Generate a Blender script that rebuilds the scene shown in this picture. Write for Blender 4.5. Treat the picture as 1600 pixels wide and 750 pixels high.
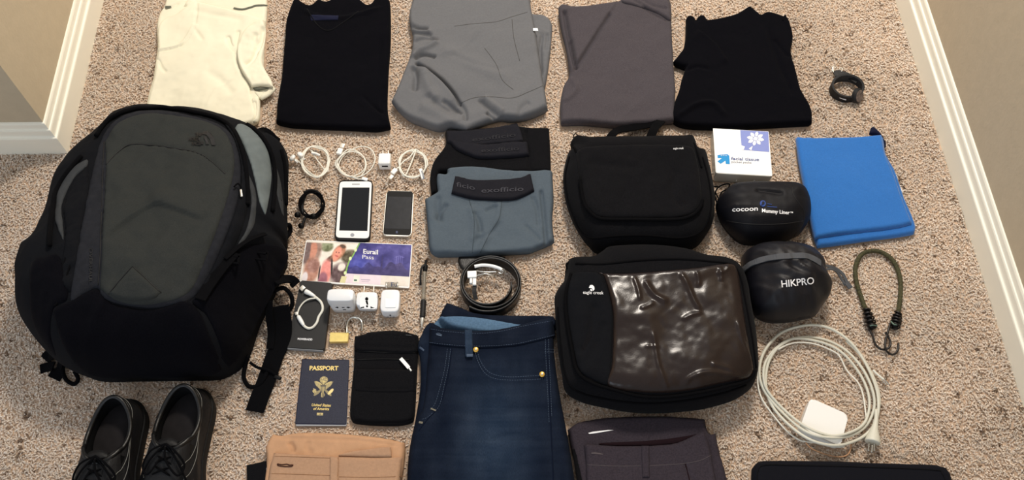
import bpy, bmesh, math, random
import numpy as np
from mathutils import Vector, Matrix

for o in list(bpy.data.objects):
    bpy.data.objects.remove(o, do_unlink=True)
SC = bpy.context.scene
COL = SC.collection
rnd = random.Random(7)

# ------------------------------------------------------------------ camera
CAM_H, PITCH, FPX = 1.70, math.radians(62.0), 1480.0
cd = bpy.data.cameras.new('camera'); cam = bpy.data.objects.new('camera', cd); COL.objects.link(cam)
cam.location = (0, 0, CAM_H)
cam.rotation_euler = (math.pi / 2 - PITCH, 0, 0)
cd.sensor_fit = 'HORIZONTAL'; cd.sensor_width = 36.0; cd.lens = FPX / 1600.0 * 36.0
cd.clip_start = 0.02; cd.clip_end = 30
SC.camera = cam

# ------------------------------------------------------------------ light
w = bpy.data.worlds.new('world'); SC.world = w; w.use_nodes = True
w.node_tree.nodes['Background'].inputs[0].default_value = (0.93, 0.95, 1.0, 1)
w.node_tree.nodes['Background'].inputs[1].default_value = 0.62

def area(name, loc, aim, size, power, color):
    l = bpy.data.lights.new(name, 'AREA'); l.shape = 'RECTANGLE'; l.size, l.size_y = size
    l.energy = power; l.color = color
    o = bpy.data.objects.new(name, l); COL.objects.link(o); o.location = loc
    o.rotation_euler = (Vector(aim) - Vector(loc)).to_track_quat('-Z', 'Y').to_euler()
    return o
area('ceiling_light', (0.35, 2.30, 2.38), (0.1, 0.95, 0), (0.35, 0.35), 62, (1.0, 0.91, 0.80))
area('hall_light', (0.1, 4.2, 2.38), (0.0, 0.6, 0), (0.6, 0.6), 26, (1.0, 0.91, 0.80))
area('window_daylight', (-1.3, -1.9, 1.7), (-0.3, 0.7, 0), (1.2, 1.4), 17, (0.72, 0.86, 1.0))

vs = SC.view_settings
SC.display_settings.display_device = 'sRGB'
vs.view_transform = 'Standard'; vs.look = 'None'; vs.gamma = 1.0; vs.exposure = 0.0
vs.use_curve_mapping = False

# ------------------------------------------------------------------ maths
CP, SP = math.cos(PITCH), math.sin(PITCH)
def at(x, y, z=0.0):
    """point of the room at height z seen at pixel (x, y) of the photograph"""
    a = (x - 800.0) / FPX; b = (y - 375.0) / FPX
    dx, dy, dz = a, CP - b * SP, -SP - b * CP
    k = (z - CAM_H) / dz
    return np.array([dx * k, dy * k, z])

def on(S, x, y, dz=0.0):
    if not callable(S): return at(x, y, S + dz)
    z = 0.05
    for _ in range(8):
        p = at(x, y, z); z = 0.5 * z + 0.5 * (float(S(p[0], p[1])) + dz)
    p = at(x, y, z); p[2] = float(S(p[0], p[1])) + dz
    return p

def spline(pts, n=6, closed=True):
    """Catmull-Rom through 2D or 3D points; a point given as a list is a sharp corner"""
    P = [np.array(p[0] if len(p) == 1 else p, float) for p in pts]
    sharp = [isinstance(p, list) for p in pts]
    N = len(P); out = []
    rng = range(N if closed else N - 1)
    for i in rng:
        a, b = P[i], P[(i + 1) % N]
        p0 = P[(i - 1) % N] if (closed or i > 0) else a
        p3 = P[(i + 2) % N] if (closed or i + 2 < N) else b
        m1 = np.zeros_like(a) + (b - a) if sharp[i] else (b - p0) / 2
        m2 = (b - a) if sharp[(i + 1) % N] else (p3 - a) / 2
        for k in range(n):
            t = k / n; t2 = t * t; t3 = t2 * t
            out.append((2*t3-3*t2+1)*a + (t3-2*t2+t)*m1 + (-2*t3+3*t2)*b + (t3-t2)*m2)
    if not closed: out.append(P[-1])
    return np.array(out)

def seg_dist(X, Y, poly, closed=True):
    """distance to the polyline, arc parameter, side sign, nearest point"""
    n = len(poly); best = np.full(X.shape, 1e9); par = np.zeros(X.shape); sg = np.ones(X.shape)
    nx = np.zeros(X.shape); ny = np.zeros(X.shape)
    m = n if closed else n - 1
    L = [np.hypot(*(poly[(i+1) % n][:2] - poly[i][:2])) for i in range(m)]
    tot = sum(L) + 1e-9; acc = 0
    for i in range(m):
        a = poly[i][:2]; b = poly[(i+1) % n][:2]; d = b - a; l2 = d @ d + 1e-14
        t = np.clip(((X-a[0])*d[0] + (Y-a[1])*d[1]) / l2, 0, 1)
        qx = a[0]+t*d[0]; qy = a[1]+t*d[1]; dd = np.hypot(X-qx, Y-qy); k = dd < best
        best = np.where(k, dd, best); par = np.where(k, (acc + t*L[i])/tot, par)
        sg = np.where(k, np.sign(d[0]*(Y-a[1]) - d[1]*(X-a[0])), sg)
        nx = np.where(k, qx, nx); ny = np.where(k, qy, ny); acc += L[i]
    return best, par, sg, nx, ny

def inside(X, Y, poly):
    r = np.zeros(X.shape, bool); n = len(poly)
    for i in range(n):
        x1, y1 = poly[i][:2]; x2, y2 = poly[(i+1) % n][:2]
        if y1 == y2: continue
        c = ((y1 > Y) != (y2 > Y)) & (X < (x2-x1)*(Y-y1)/(y2-y1) + x1)
        r ^= c
    return r

def _hash(ix, iy, seed):
    h = np.sin(ix*127.1 + iy*311.7 + seed*74.7) * 43758.5453
    return h - np.floor(h)
def vnoise(X, Y, seed=0):
    ix = np.floor(X); iy = np.floor(Y); fx = X-ix; fy = Y-iy
    fx = fx*fx*fx*(fx*(fx*6-15)+10); fy = fy*fy*fy*(fy*(fy*6-15)+10)
    a = _hash(ix, iy, seed); b = _hash(ix+1, iy, seed); c = _hash(ix, iy+1, seed); d = _hash(ix+1, iy+1, seed)
    return (a*(1-fx)+b*fx)*(1-fy) + (c*(1-fx)+d*fx)*fy - 0.5
def fbm(X, Y, seed=0, oc=3):
    r = 0; a = 1.0
    for k in range(oc):
        c, s = math.cos(k*1.3+.4), math.sin(k*1.3+.4)
        r = r + a*vnoise((c*X-s*Y)*2**k+11.3*k, (s*X+c*Y)*2**k+5.1*k, seed+k); a *= .5
    return r

# ------------------------------------------------------------------ objects
ROOTS = {}
def wloc(o):
    v = Vector((0, 0, 0))
    while o is not None: v = v + o.location; o = o.parent
    return np.array(v)

def tag(o, label=None, cat=None, group=None, kind=None):
    for k, v in (('label', label), ('category', cat), ('group', group), ('kind', kind)):
        if v: o[k] = v
    return o

def thing(name, label, cat, px, py, group=None):
    o = bpy.data.objects.new(name, None); COL.objects.link(o); o.empty_display_size = .03
    p = at(px, py, 0.003); o.location = tuple(p)
    return tag(o, label, cat, group)

def mesh(name, V, F, mat, parent=None, smooth=True, label=None, uv=None, cols=None):
    V = np.asarray(V, float).reshape(-1, 3)
    if parent is not None: org = wloc(parent)
    else: org = np.array([V[:, 0].mean(), V[:, 1].mean(), V[:, 2].min()])
    me = bpy.data.meshes.new(name)
    V = V - org
    if isinstance(F, np.ndarray):
        me.vertices.add(len(V)); me.vertices.foreach_set('co', V.astype(np.float32).ravel())
        k = F.shape[1]; me.loops.add(F.size); me.loops.foreach_set('vertex_index', F.astype(np.int32).ravel())
        me.polygons.add(len(F)); me.polygons.foreach_set('loop_start', np.arange(0, F.size, k, dtype=np.int32))
        me.update(calc_edges=True)
    else:
        me.from_pydata([tuple(v) for v in V], [], [tuple(int(i) for i in f) for f in F])
    me.polygons.foreach_set('use_smooth', [bool(smooth)]*len(me.polygons))
    if cols is not None:
        ca = me.color_attributes.new('Col', 'FLOAT_COLOR', 'POINT')
        c = np.ones((len(V), 4), np.float32); c[:, :3] = cols; ca.data.foreach_set('color', c.ravel())
    me.materials.append(mat); me.update()
    o = bpy.data.objects.new(name, me); COL.objects.link(o)
    if parent is not None: o.parent = parent
    else: o.location = tuple(org)
    if label: o['label'] = label
    return o

FOOT = []
class G: pass

def slab(name, pts, t, mat, parent=None, z0=0.003, base=None, zo=None, r=None, res=.0029, e=.35,
         creases=(), noise=(0, 20, 0), wr=None, foot=True, n=5, label=None, world=None, cols=None, inset=None, hfun=None):
    """padded or folded sheet: outline on the photograph's pixels, thickness t, rounded edge r, fold lines"""
    base_f = base if callable(base) else (lambda X, Y: np.zeros(np.shape(X)))
    tt = t if not callable(t) else .1
    if r is None: r = tt * 1.2
    if world is None:
        q = spline(pts, n)
        if callable(base): P = np.array([on(base, x, y, z0 + tt*.4)[:2] for x, y in q])
        else: P = np.array([at(x, y, (z0 + tt*.45) if zo is None else zo)[:2] for x, y in q])
    else: P = np.array(world)
    A = 0.5*sum(P[i][0]*P[(i+1) % len(P)][1]-P[(i+1) % len(P)][0]*P[i][1] for i in range(len(P)))
    if A < 0: P = P[::-1]
    if foot and base is None and z0 < .012: FOOT.append((P, 0 if tt < .05 else tt*.38))
    x0, y0 = P.min(0) - res*1.5; x1, y1 = P.max(0) + res*1.5
    nx = max(4, int((x1-x0)/res)+1); ny = max(4, int((y1-y0)/res)+1)
    gx = np.linspace(x0, x1, nx); gy = np.linspace(y0, y1, ny)
    X, Y = np.meshgrid(gx, gy)
    d, _, _, qx, qy = seg_dist(X, Y, P)
    ins = inside(X, Y, P)
    dd = np.where(ins, d, 0)
    f = np.sqrt(np.clip(1-(1-np.clip(dd/r, 0, 1))**2, 0, 1))
    T = t(X, Y) if callable(t) else t
    H = z0 + T*(e + (1-e)*f)
    amp, sc, seed = noise
    if amp: H = H + amp*f*fbm(X*sc, Y*sc, seed, 4)
    if wr:                                  # directional wrinkles: amp, along, across, angle, seed
        a_, s1, s2, ang, sd = wr; c_, s_ = math.cos(ang), math.sin(ang)
        u = (c_*X+s_*Y)*s1 + .5*fbm(X*9, Y*9, sd+3, 2); v = (-s_*X+c_*Y)*s2 + 1.2*fbm(X*7, Y*7, sd+5, 2)
        H = H + a_*f*(1-2*np.abs(fbm(u, v, sd, 2)))
    for cr in creases:
        kind, cp, wd, dep = cr[:4]
        zz = z0+tt
        cw = np.array([(on(base, x, y, zz) if callable(base) else at(x, y, zz))[:2] for x, y in spline(cp, 4, closed=False)])
        cdist, par, side, _, _ = seg_dist(X, Y, cw, closed=False)
        tp = np.clip(np.sin(np.pi*np.clip(par, .0, 1))*3, 0, 1) if len(cr) < 5 else 1.0
        if kind == 'v': H = H - dep*tp*f*np.exp(-(cdist/wd)**2)
        elif kind == 'r': H = H + dep*tp*f*np.exp(-(cdist/wd)**2)
        else:
            sd_ = cdist*side
            H = H + dep*tp*f*np.where(sd_ > 0, np.exp(-sd_/wd), 0)*np.clip(sd_/.0015, 0, 1)
    if hfun is not None: H = H + hfun(X, Y)*f
    Bz = base_f(X, Y); HB = H + Bz
    cell = ins[:-1, :-1] | ins[1:, :-1] | ins[:-1, 1:] | ins[1:, 1:]
    use = np.zeros(X.shape, bool)
    use[:-1, :-1] |= cell; use[1:, :-1] |= cell; use[:-1, 1:] |= cell; use[1:, 1:] |= cell
    VX = np.where(ins, X, qx); VY = np.where(ins, Y, qy)
    if callable(base):
        VZ = np.where(ins, HB, z0 + tt*e + base_f(qx, qy))
    else: VZ = np.where(ins, HB, z0 + (tt if not callable(t) else t(qx, qy))*e)
    idx = -np.ones(X.shape, int); idx[use] = np.arange(use.sum())
    V = np.stack([VX[use], VY[use], VZ[use]], 1)
    j, i = np.nonzero(cell)
    F = np.stack([idx[j, i], idx[j, i+1], idx[j+1, i+1], idx[j+1, i]], 1)
    # skirt around the boundary
    E = np.concatenate([F[:, [0, 1]], F[:, [1, 2]], F[:, [2, 3]], F[:, [3, 0]]])
    key = np.minimum(E[:, 0], E[:, 1])*10**7 + np.maximum(E[:, 0], E[:, 1])
    u, inv, cnt = np.unique(key, return_inverse=True, return_counts=True)
    B = E[cnt[inv] == 1]
    bv = np.unique(B); mp = -np.ones(len(V), int); mp[bv] = np.arange(len(bv)) + len(V)
    cen = P.mean(0); W = V[bv].copy()
    dv = cen - W[:, :2]; dl = np.linalg.norm(dv, axis=1, keepdims=True)+1e-9
    ins_ = .35*tt*e if inset is None else inset
    W[:, :2] += dv/dl*ins_
    W[:, 2] = z0 + (base_f(W[:, 0], W[:, 1]) if callable(base) else 0)
    if callable(base): W[:, 2] -= .002
    V = np.concatenate([V, W])
    F = np.concatenate([F, np.stack([B[:, 1], B[:, 0], mp[B[:, 0]], mp[B[:, 1]]], 1)])
    c = None
    if cols is not None: c = cols(V[:, 0], V[:, 1])
    o = mesh(name, V, F, mat, parent, True, label, cols=c)
    def S(x, y, H=HB, x0=x0, y0=y0, x1=x1, y1=y1, nx=nx, ny=ny):
        u = np.clip((np.asarray(x, float)-x0)/(x1-x0)*(nx-1), 0, nx-1.001); v = np.clip((np.asarray(y, float)-y0)/(y1-y0)*(ny-1), 0, ny-1.001)
        a = u.astype(int) if u.ndim else int(u); b = v.astype(int) if v.ndim else int(v); fu = u-a; fv = v-b
        return (H[b, a]*(1-fu)+H[b, a+1]*fu)*(1-fv) + (H[b+1, a]*(1-fu)+H[b+1, a+1]*fu)*fv
    g = G(); g.o = o; g.S = S; g.P = P
    return g

def tube_vf(P, r, n=8, closed=False, flat=None):
    P = np.asarray(P, float); N = len(P)
    T = np.gradient(P, axis=0)
    if closed: T = np.roll(P, -1, 0) - np.roll(P, 1, 0)
    T /= np.linalg.norm(T, axis=1, keepdims=True)+1e-12
    R = np.full(N, r) if np.isscalar(r) else np.asarray(r, float)
    V = []; up = np.array([0, 0, 1.0])
    if flat is None and abs(T[0] @ up) > .9: up = np.array([0, 1.0, 0])
    for i in range(N):
        b = np.cross(T[i], up); b /= np.linalg.norm(b)+1e-9
        u = np.cross(b, T[i])
        if flat is None: up = u
        for k in range(n):
            a = 2*math.pi*k/n
            V.append(P[i] + R[i]*(math.cos(a)*b + math.sin(a)*u))
    F = []
    for i in range(N if closed else N-1):
        for k in range(n):
            a = i*n+k; b2 = i*n+(k+1) % n; c = ((i+1) % N)*n+(k+1) % n; d2 = ((i+1) % N)*n+k
            F.append((a, b2, c, d2))
    if not closed:
        F.append(tuple(range(n))[::-1]); F.append(tuple((N-1)*n+k for k in range(n)))
    return V, F

def join(parts):
    V = []; F = []
    for v, f in parts:
        o = len(V); V += [tuple(x) for x in v]; F += [tuple(i+o for i in q) for q in f]
    return V, F

def tube(name, P, r, mat, parent=None, n=8, closed=False, label=None):
    V, F = tube_vf(P, r, n, closed); return mesh(name, V, F, mat, parent, True, label)

def path(pts, z=0.006, S=None, dz=0, n=6, closed=False):
    q = spline(pts, n, closed=closed)
    if S is not None: return np.array([on(S, p[0], p[1], dz) for p in q])
    if len(q[0]) == 3: return np.array([at(*p) for p in q])
    return np.array([at(p[0], p[1], z) for p in q])

def ribbon_vf(P, wd, th, side=None):
    """flat webbing: path of centres, width, thickness; lies flat unless side vectors are given"""
    P = np.asarray(P, float); N = len(P); T = np.gradient(P, axis=0); T /= np.linalg.norm(T, axis=1, keepdims=True)+1e-12
    W = np.full(N, wd) if np.isscalar(wd) else np.asarray(wd)
    V = []
    for i in range(N):
        b = np.cross(T[i], [0, 0, 1.0]) if side is None else np.array(side, float)
        b = b/(np.linalg.norm(b)+1e-9); u = np.cross(b, T[i])
        for s, q in ((-1, -1), (1, -1), (1, 1), (-1, 1)): V.append(P[i]+b*s*W[i]/2+u*q*th/2)
    F = [(0, 1, 2, 3), tuple((N-1)*4+k for k in (3, 2, 1, 0))]
    for i in range(N-1):
        for k in range(4): F.append((i*4+(k+1) % 4, i*4+k, (i+1)*4+k, (i+1)*4+(k+1) % 4))
    return V, F
def ribbon(name, P, wd, th, mat, parent=None, side=None, label=None):
    V, F = ribbon_vf(P, wd, th, side); return mesh(name, V, F, mat, parent, False, label)

def stitches(name, lines, S, mat, parent, r=.0005, dash=.0028, gap=.0018, dz=.0003):
    parts = []
    for ln in lines:
        P = path(ln, S=S, dz=dz, n=10); L = np.concatenate([[0], np.cumsum(np.linalg.norm(np.diff(P, axis=0), axis=1))])
        s = 0
        while s < L[-1]:
            q = np.linspace(s, min(s+dash, L[-1]), 2)
            pp = np.stack([np.interp(q, L, P[:, k]) for k in range(3)], 1)
            if np.linalg.norm(pp[1]-pp[0]) > 1e-5: parts.append(tube_vf(pp, r, 4))
            s += dash+gap
    V, F = join(parts); o = mesh(name, V, F, mat, parent, False); o['kind'] = 'stuff'; return o

def seams(name, lines, S, mat, parent, r=.0008, dz=.0, n=6):
    for l in lines:
        V, F = tube_vf(path(l, S=S, dz=dz, n=8), r, n); mesh(name, V, F, mat, parent)

def box(name, c, size, mat, parent=None, rz=0, bev=.002, seg=3, label=None, tilt=0, smooth=True):
    bm = bmesh.new(); bmesh.ops.create_cube(bm, size=1)
    for v in bm.verts: v.co = Vector((v.co.x*size[0], v.co.y*size[1], v.co.z*size[2]))
    if bev: bmesh.ops.bevel(bm, geom=list(bm.edges), offset=bev, segments=seg, affect='EDGES', profile=.5)
    M = Matrix.Translation(Vector(c)) @ Matrix.Rotation(rz, 4, 'Z') @ Matrix.Rotation(tilt, 4, 'X')
    bm.transform(M); V = [tuple(v.co) for v in bm.verts]; bm.verts.index_update()
    F = [tuple(v.index for v in f.verts) for f in bm.faces]; bm.free()
    o = mesh(name, V, F, mat, parent, smooth, label)
    return o

def quad_box(name, px4, z0, th, mat, parent=None, bev=.003, seg=3, rc=0.0, label=None):
    """flat plate whose top face has the four given pixel corners; rounded corners rc"""
    C = [at(x, y, z0+th)[:2] for x, y in px4]
    A = 0.5*sum(C[i][0]*C[(i+1) % 4][1]-C[(i+1) % 4][0]*C[i][1] for i in range(4))
    if A < 0: C = C[::-1]
    bm = bmesh.new()
    ring = []
    for i in range(4):
        p = C[i]; a = C[i-1]-p; b = C[(i+1) % 4]-p; a = a/np.linalg.norm(a); b = b/np.linalg.norm(b)
        if rc > 0:
            for k in range(7):
                th_ = k/6
                s = (1-th_)**2*(p+a*rc)+2*th_*(1-th_)*(p)+th_**2*(p+b*rc); ring.append(s)
        else: ring.append(p)
    lo = [bm.verts.new((x, y, z0)) for x, y in ring]; hi = [bm.verts.new((x, y, z0+th)) for x, y in ring]
    n = len(ring)
    top = bm.faces.new(hi); bot = bm.faces.new(lo[::-1])
    for i in range(n): bm.faces.new((lo[i], lo[(i+1) % n], hi[(i+1) % n], hi[i]))
    if bev:
        ed = list({e for f in (top, bot) for e in f.edges})
        bmesh.ops.bevel(bm, geom=ed, offset=bev, segments=seg, affect='EDGES', profile=.5)
    V = [tuple(v.co) for v in bm.verts]; bm.verts.index_update()
    F = [tuple(v.index for v in f.verts) for f in bm.faces]; bm.free()
    o = mesh(name, V, F, mat, parent, False, label)
    try:
        me = o.data
        for p in me.polygons: p.use_smooth = p.area < 2e-5
    except Exception: pass
    FOOT.append(np.array(C)) if z0 < .012 else None
    return o

def text(name, s, pL, pR, up, S, mat, parent=None, dz=.0006, bold=0.0, shear=0.0, label=None):
    """flat lettering laid on a surface between two pixel ends of its baseline; up = pixel vector of the cap height"""
    cu = bpy.data.curves.new('lettering', 'FONT'); cu.body = s; cu.size = 1; cu.offset = bold; cu.shear = shear
    cu.resolution_u = 3
    ob = bpy.data.objects.new('lettering', cu)
    me = bpy.data.meshes.new_from_object(ob)
    V = np.array([v.co[:] for v in me.vertices]); F = [tuple(p.vertices) for p in me.polygons]
    bpy.data.objects.remove(ob); bpy.data.curves.remove(cu); bpy.data.meshes.remove(me)
    x0, x1 = V[:, 0].min(), V[:, 0].max(); cap = .69
    W = []
    for v in V:
        u = (v[0]-x0)/(x1-x0); h = v[1]/cap
        x = pL[0]+u*(pR[0]-pL[0])+h*up[0]; y = pL[1]+u*(pR[1]-pL[1])+h*up[1]
        W.append(on(S, x, y, dz))
    return mesh(name, W, F, mat, parent, False, label)

def shapes(name, polys, S, mat, parent=None, dz=.0005, label=None):
    """flat printed shapes, each a pixel polygon, laid on a surface"""
    V = []; F = []
    for pl in polys:
        o = len(V); V += [on(S, x, y, dz) for x, y in pl]; F.append(tuple(range(o, o+len(pl))))
    return mesh(name, V, F, mat, parent, False, label)

def ring_px(cx, cy, rx, ry, n=16, a0=0): return [(cx+rx*math.cos(a0+2*math.pi*k/n), cy+ry*math.sin(a0+2*math.pi*k/n)) for k in range(n)]

def printed(name, c4, z, nx, ny, paint, parent, mat, label=None):
    """flat printed sheet: a fine grid coloured by a painter function of u (right) and v (down)"""
    u, v = np.meshgrid(np.linspace(0, 1, nx), np.linspace(0, 1, ny))
    C = [at(x, y, z) for x, y in c4]      # TL TR BR BL
    U = u[..., None]; Vv = v[..., None]
    P = (C[0]*(1-U)+C[1]*U)*(1-Vv) + (C[3]*(1-U)+C[2]*U)*Vv
    rgb = paint(u, v)
    idx = np.arange(nx*ny).reshape(ny, nx)
    F = np.stack([idx[:-1, :-1].ravel(), idx[1:, :-1].ravel(), idx[1:, 1:].ravel(), idx[:-1, 1:].ravel()], 1)
    lin = (np.clip(rgb, 0, 255)/255.0)**2.2
    return mesh(name, P.reshape(-1, 3), F, mat, parent, False, label, cols=lin.reshape(-1, 3))

# ------------------------------------------------------------------ materials
def lin(c): return tuple((x/255.0)**2.2 for x in c) + (1,)
def mat(name, rgb, rough=.85, spec=.3, metal=0, var=0, vs_=60, bump=0, bs=300, sheen=0, coat=0, alpha=1, weave=0, trans=0, attr=False, stretch=None, mottle=None, sss=0):
    m = bpy.data.materials.new(name); m.use_nodes = True; nt = m.node_tree; N = nt.nodes; L = nt.links
    b = N['Principled BSDF']
    b.inputs['Base Color'].default_value = lin(rgb); b.inputs['Roughness'].default_value = rough
    b.inputs['Specular IOR Level'].default_value = spec; b.inputs['Metallic'].default_value = metal
    b.inputs['Sheen Weight'].default_value = sheen; b.inputs['Sheen Roughness'].default_value = .5
    b.inputs['Coat Weight'].default_value = coat; b.inputs['Coat Roughness'].default_value = .12
    if sss:
        b.inputs['Subsurface Weight'].default_value = sss; b.inputs['Subsurface Radius'].default_value = (1, .85, .7); b.inputs['Subsurface Scale'].default_value = .004
    b.inputs['Alpha'].default_value = alpha; b.inputs['Transmission Weight'].default_value = trans
    tc = N.new('ShaderNodeTexCoord'); mp = N.new('ShaderNodeMapping'); L.new(tc.outputs['Object'], mp.inputs[0])
    if stretch: mp.inputs['Scale'].default_value = stretch
    src = None
    if attr:
        a = N.new('ShaderNodeAttribute'); a.attribute_name = 'Col'; src = a.outputs['Color']; L.new(src, b.inputs['Base Color'])
    if var:
        n = N.new('ShaderNodeTexNoise'); n.inputs['Scale'].default_value = vs_; n.inputs['Detail'].default_value = 4
        L.new(mp.outputs[0], n.inputs['Vector'])
        r = N.new('ShaderNodeMapRange'); r.inputs[1].default_value = .3; r.inputs[2].default_value = .7
        r.inputs[3].default_value = 1-var; r.inputs[4].default_value = 1+var; L.new(n.outputs[0], r.inputs[0])
        x = N.new('ShaderNodeVectorMath'); x.operation = 'SCALE'
        if src: L.new(src, x.inputs[0])
        else: x.inputs[0].default_value = lin(rgb)[:3]
        if mottle:
            n2 = N.new('ShaderNodeTexNoise'); n2.inputs['Scale'].default_value = mottle[1]; L.new(tc.outputs['Object'], n2.inputs['Vector'])
            mx = N.new('ShaderNodeMix'); mx.data_type = 'RGBA'
            mr = N.new('ShaderNodeMapRange'); mr.inputs[1].default_value = .4; mr.inputs[2].default_value = .65
            L.new(n2.outputs[0], mr.inputs[0]); L.new(mr.outputs[0], mx.inputs[0])
            mx.inputs[6].default_value = lin(rgb); mx.inputs[7].default_value = lin(mottle[0]); L.new(mx.outputs[2], x.inputs[0])
        L.new(r.outputs[0], x.inputs['Scale']); L.new(x.outputs[0], b.inputs['Base Color'])
    if bump:
        n = N.new('ShaderNodeTexNoise'); n.inputs['Scale'].default_value = bs; n.inputs['Detail'].default_value = 3
        L.new(mp.outputs[0], n.inputs['Vector'])
        bp = N.new('ShaderNodeBump'); bp.inputs['Strength'].default_value = bump; bp.inputs['Distance'].default_value = .001
        L.new(n.outputs[0], bp.inputs['Height']); L.new(bp.outputs[0], b.inputs['Normal'])
    return m

M = {}
M['wall'] = mat('wall_paint', (186, 172, 148), .9, .2, var=.03, vs_=40, bump=.5, bs=130)
M['base'] = mat('baseboard_paint', (236, 232, 216), .55, .4)
M['carpet_base'] = mat('carpet_backing', (184, 160, 138), 1, .05, var=.2, vs_=150)
M['pile'] = mat('carpet_yarn', (200, 175, 150), 1, .05, attr=True, sss=.6)
M['black'] = mat('black_cotton', (25, 25, 27), 1, .05, var=.3, vs_=500, bump=.4, bs=900, sheen=.02)
M['black2'] = mat('black_knit', (17, 17, 21), 1, .05, var=.3, vs_=500, bump=.4, bs=900, sheen=.01)
M['cream'] = mat('cream_cotton', (222, 218, 196), .95, .1, var=.04, vs_=15, bump=.2, bs=900)
M['cream_dark'] = mat('grey_stripe_and_shade', (96, 98, 88), .95, .1)  # stripe colour, also used as painted shade in the cuff opening
M['gray'] = mat('grey_woven', (99, 100, 103), .95, .15, var=.05, vs_=250, bump=.2, bs=1200)
M['char'] = mat('charcoal_knit', (73, 69, 73), 1, .05, var=.22, vs_=420, bump=.4, bs=1000, sheen=.05, stretch=(1, 3, 1))
M['blue'] = mat('blue_microfibre', (48, 106, 178), 1, .1, var=.07, vs_=400, bump=.5, bs=1100, sheen=.3)
M['navy'] = mat('navy_fabric', (24, 27, 48), .9, .2)
M['white'] = mat('white_plastic', (236, 236, 232), .35, .5)
M['whitecable'] = mat('white_cable', (222, 220, 208), .45, .4)
M['oldcable'] = mat('pale_grey_cable', (205, 203, 188), .5, .4)
M['label'] = mat('white_card', (240, 241, 240), .6, .3)
M['plastic_wrap'] = mat('clear_wrap', (176, 178, 174), .25, .5, alpha=1, bump=.5, bs=90)
M['metal'] = mat('steel', (200, 198, 190), .25, .5, metal=1)
M['chrome'] = mat('satin_metal', (225, 222, 212), .35, .5, metal=.7)
M['brass'] = mat('brass', (236, 212, 132), .35, .5, metal=.55, var=.1, vs_=90)
M['copper'] = mat('rivet_brass', (214, 170, 80), .3, .5, metal=.6)
M['screen'] = mat('screen_glass', (8, 8, 9), .12, .5, var=.2, vs_=30)
M['screen2'] = mat('scuffed_screen_glass', (28, 28, 30), .25, .5, var=.5, vs_=120)
M['blk_plastic'] = mat('black_plastic', (15, 15, 16), .55, .2)
M['pp'] = mat('pack_grey_ripstop', (50, 52, 51), 1, .08, var=.15, vs_=600, bump=.3, bs=1200)
M['pp2'] = mat('pack_slate_nylon', (39, 40, 44), 1, .1, var=.15, vs_=100, bump=.5, bs=350)
M['pk'] = mat('pack_black_nylon', (23, 24, 27), 1, .1, var=.25, vs_=600, bump=.3, bs=900)
M['pl'] = mat('pack_lining', (98, 106, 107), .9, .2, var=.08, vs_=60, bump=.3, bs=200)
M['pl2'] = mat('pack_grey_trim', (56, 58, 60), .9, .2, var=.1, vs_=90)
M['web'] = mat('black_webbing', (16, 16, 18), 1, .08, bump=.5, bs=700)
M['logo_dark'] = mat('black_embroidery', (10, 10, 14), .6, .4)
M['jean'] = mat('denim', (27, 38, 60), .95, .1, var=.22, vs_=420, bump=.5, bs=1200, attr=True, stretch=(2.5, .6, 1))
M['jean_in'] = mat('denim_inside', (82, 108, 134), .95, .1, var=.15, vs_=300, bump=.4, bs=900)
M['jean_seam'] = mat('denim_seam', (18, 25, 40), .95, .1)
M['thread'] = mat('denim_thread', (112, 108, 96), .8, .2)
M['thread_blue'] = mat('pale_blue_thread', (74, 86, 104), .8, .2)
M['khaki'] = mat('khaki_cotton', (168, 134, 108), .95, .1, var=.06, vs_=200, bump=.4, bs=900)
M['khaki_in'] = mat('khaki_lining', (184, 144, 112), .95, .1, var=.06, vs_=60, bump=.4, bs=900)
M['khaki_th'] = mat('khaki_thread', (136, 102, 76), .9, .1)
M['brown'] = mat('dark_brown_thread', (70, 45, 38), .9, .1)
M['cp'] = mat('charcoal_canvas', (55, 50, 56), .95, .1, var=.2, vs_=350, bump=.5, bs=900)
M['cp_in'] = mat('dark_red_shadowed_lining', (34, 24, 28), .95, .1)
M['cp_th'] = mat('charcoal_thread', (84, 78, 80), .9, .1)
M['slate'] = mat('slate_jersey', (79, 89, 98), .95, .15, var=.06, vs_=300, bump=.3, bs=1200)
M['slate_d'] = mat('slate_seam', (66, 74, 80), .95, .1)
M['band'] = mat('black_elastic', (28, 28, 34), .9, .2, var=.15, vs_=500, bump=.3, bs=900)
M['band_t'] = mat('grey_band_print', (62, 62, 68), .9, .2)
M['band_t2'] = mat('dim_band_print', (44, 44, 48), .9, .2)
M['leather'] = mat('black_leather', (15, 15, 16), .42, .4, var=.2, vs_=80, bump=.4, bs=260)
M['leather2'] = mat('worn_black_leather', (19, 19, 21), .6, .3, var=.3, vs_=60, bump=.6, bs=220)
M['lining'] = mat('shoe_lining', (12, 13, 16), .9, .2)
M['insole'] = mat('insole', (36, 34, 35), .9, .2, var=.3, vs_=40)
M['stitch'] = mat('pale_grey_thread', (120, 120, 116), .8, .2)
M['window'] = mat('glossy_mesh_vinyl', (40, 33, 31), .2, .22, var=.3, vs_=1100, bump=.09, bs=500)
M['pouch'] = mat('black_taffeta', (15, 15, 21), .6, .2, var=.1, vs_=60, bump=.2, bs=500)
M['pouch2'] = mat('charcoal_taffeta', (20, 20, 26), .5, .3, var=.1, vs_=60, bump=.2, bs=500)
M['zipgrey'] = mat('grey_zip_tape', (74, 76, 80), .8, .3)
M['print'] = mat('printed_card', (200, 200, 200), .35, .4, attr=True)
M['print_m'] = mat('printed_cover', (200, 200, 200), .5, .4, attr=True, bump=.3, bs=900)
M['wtext'] = mat('white_print', (232, 232, 234), .6, .3)
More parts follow.
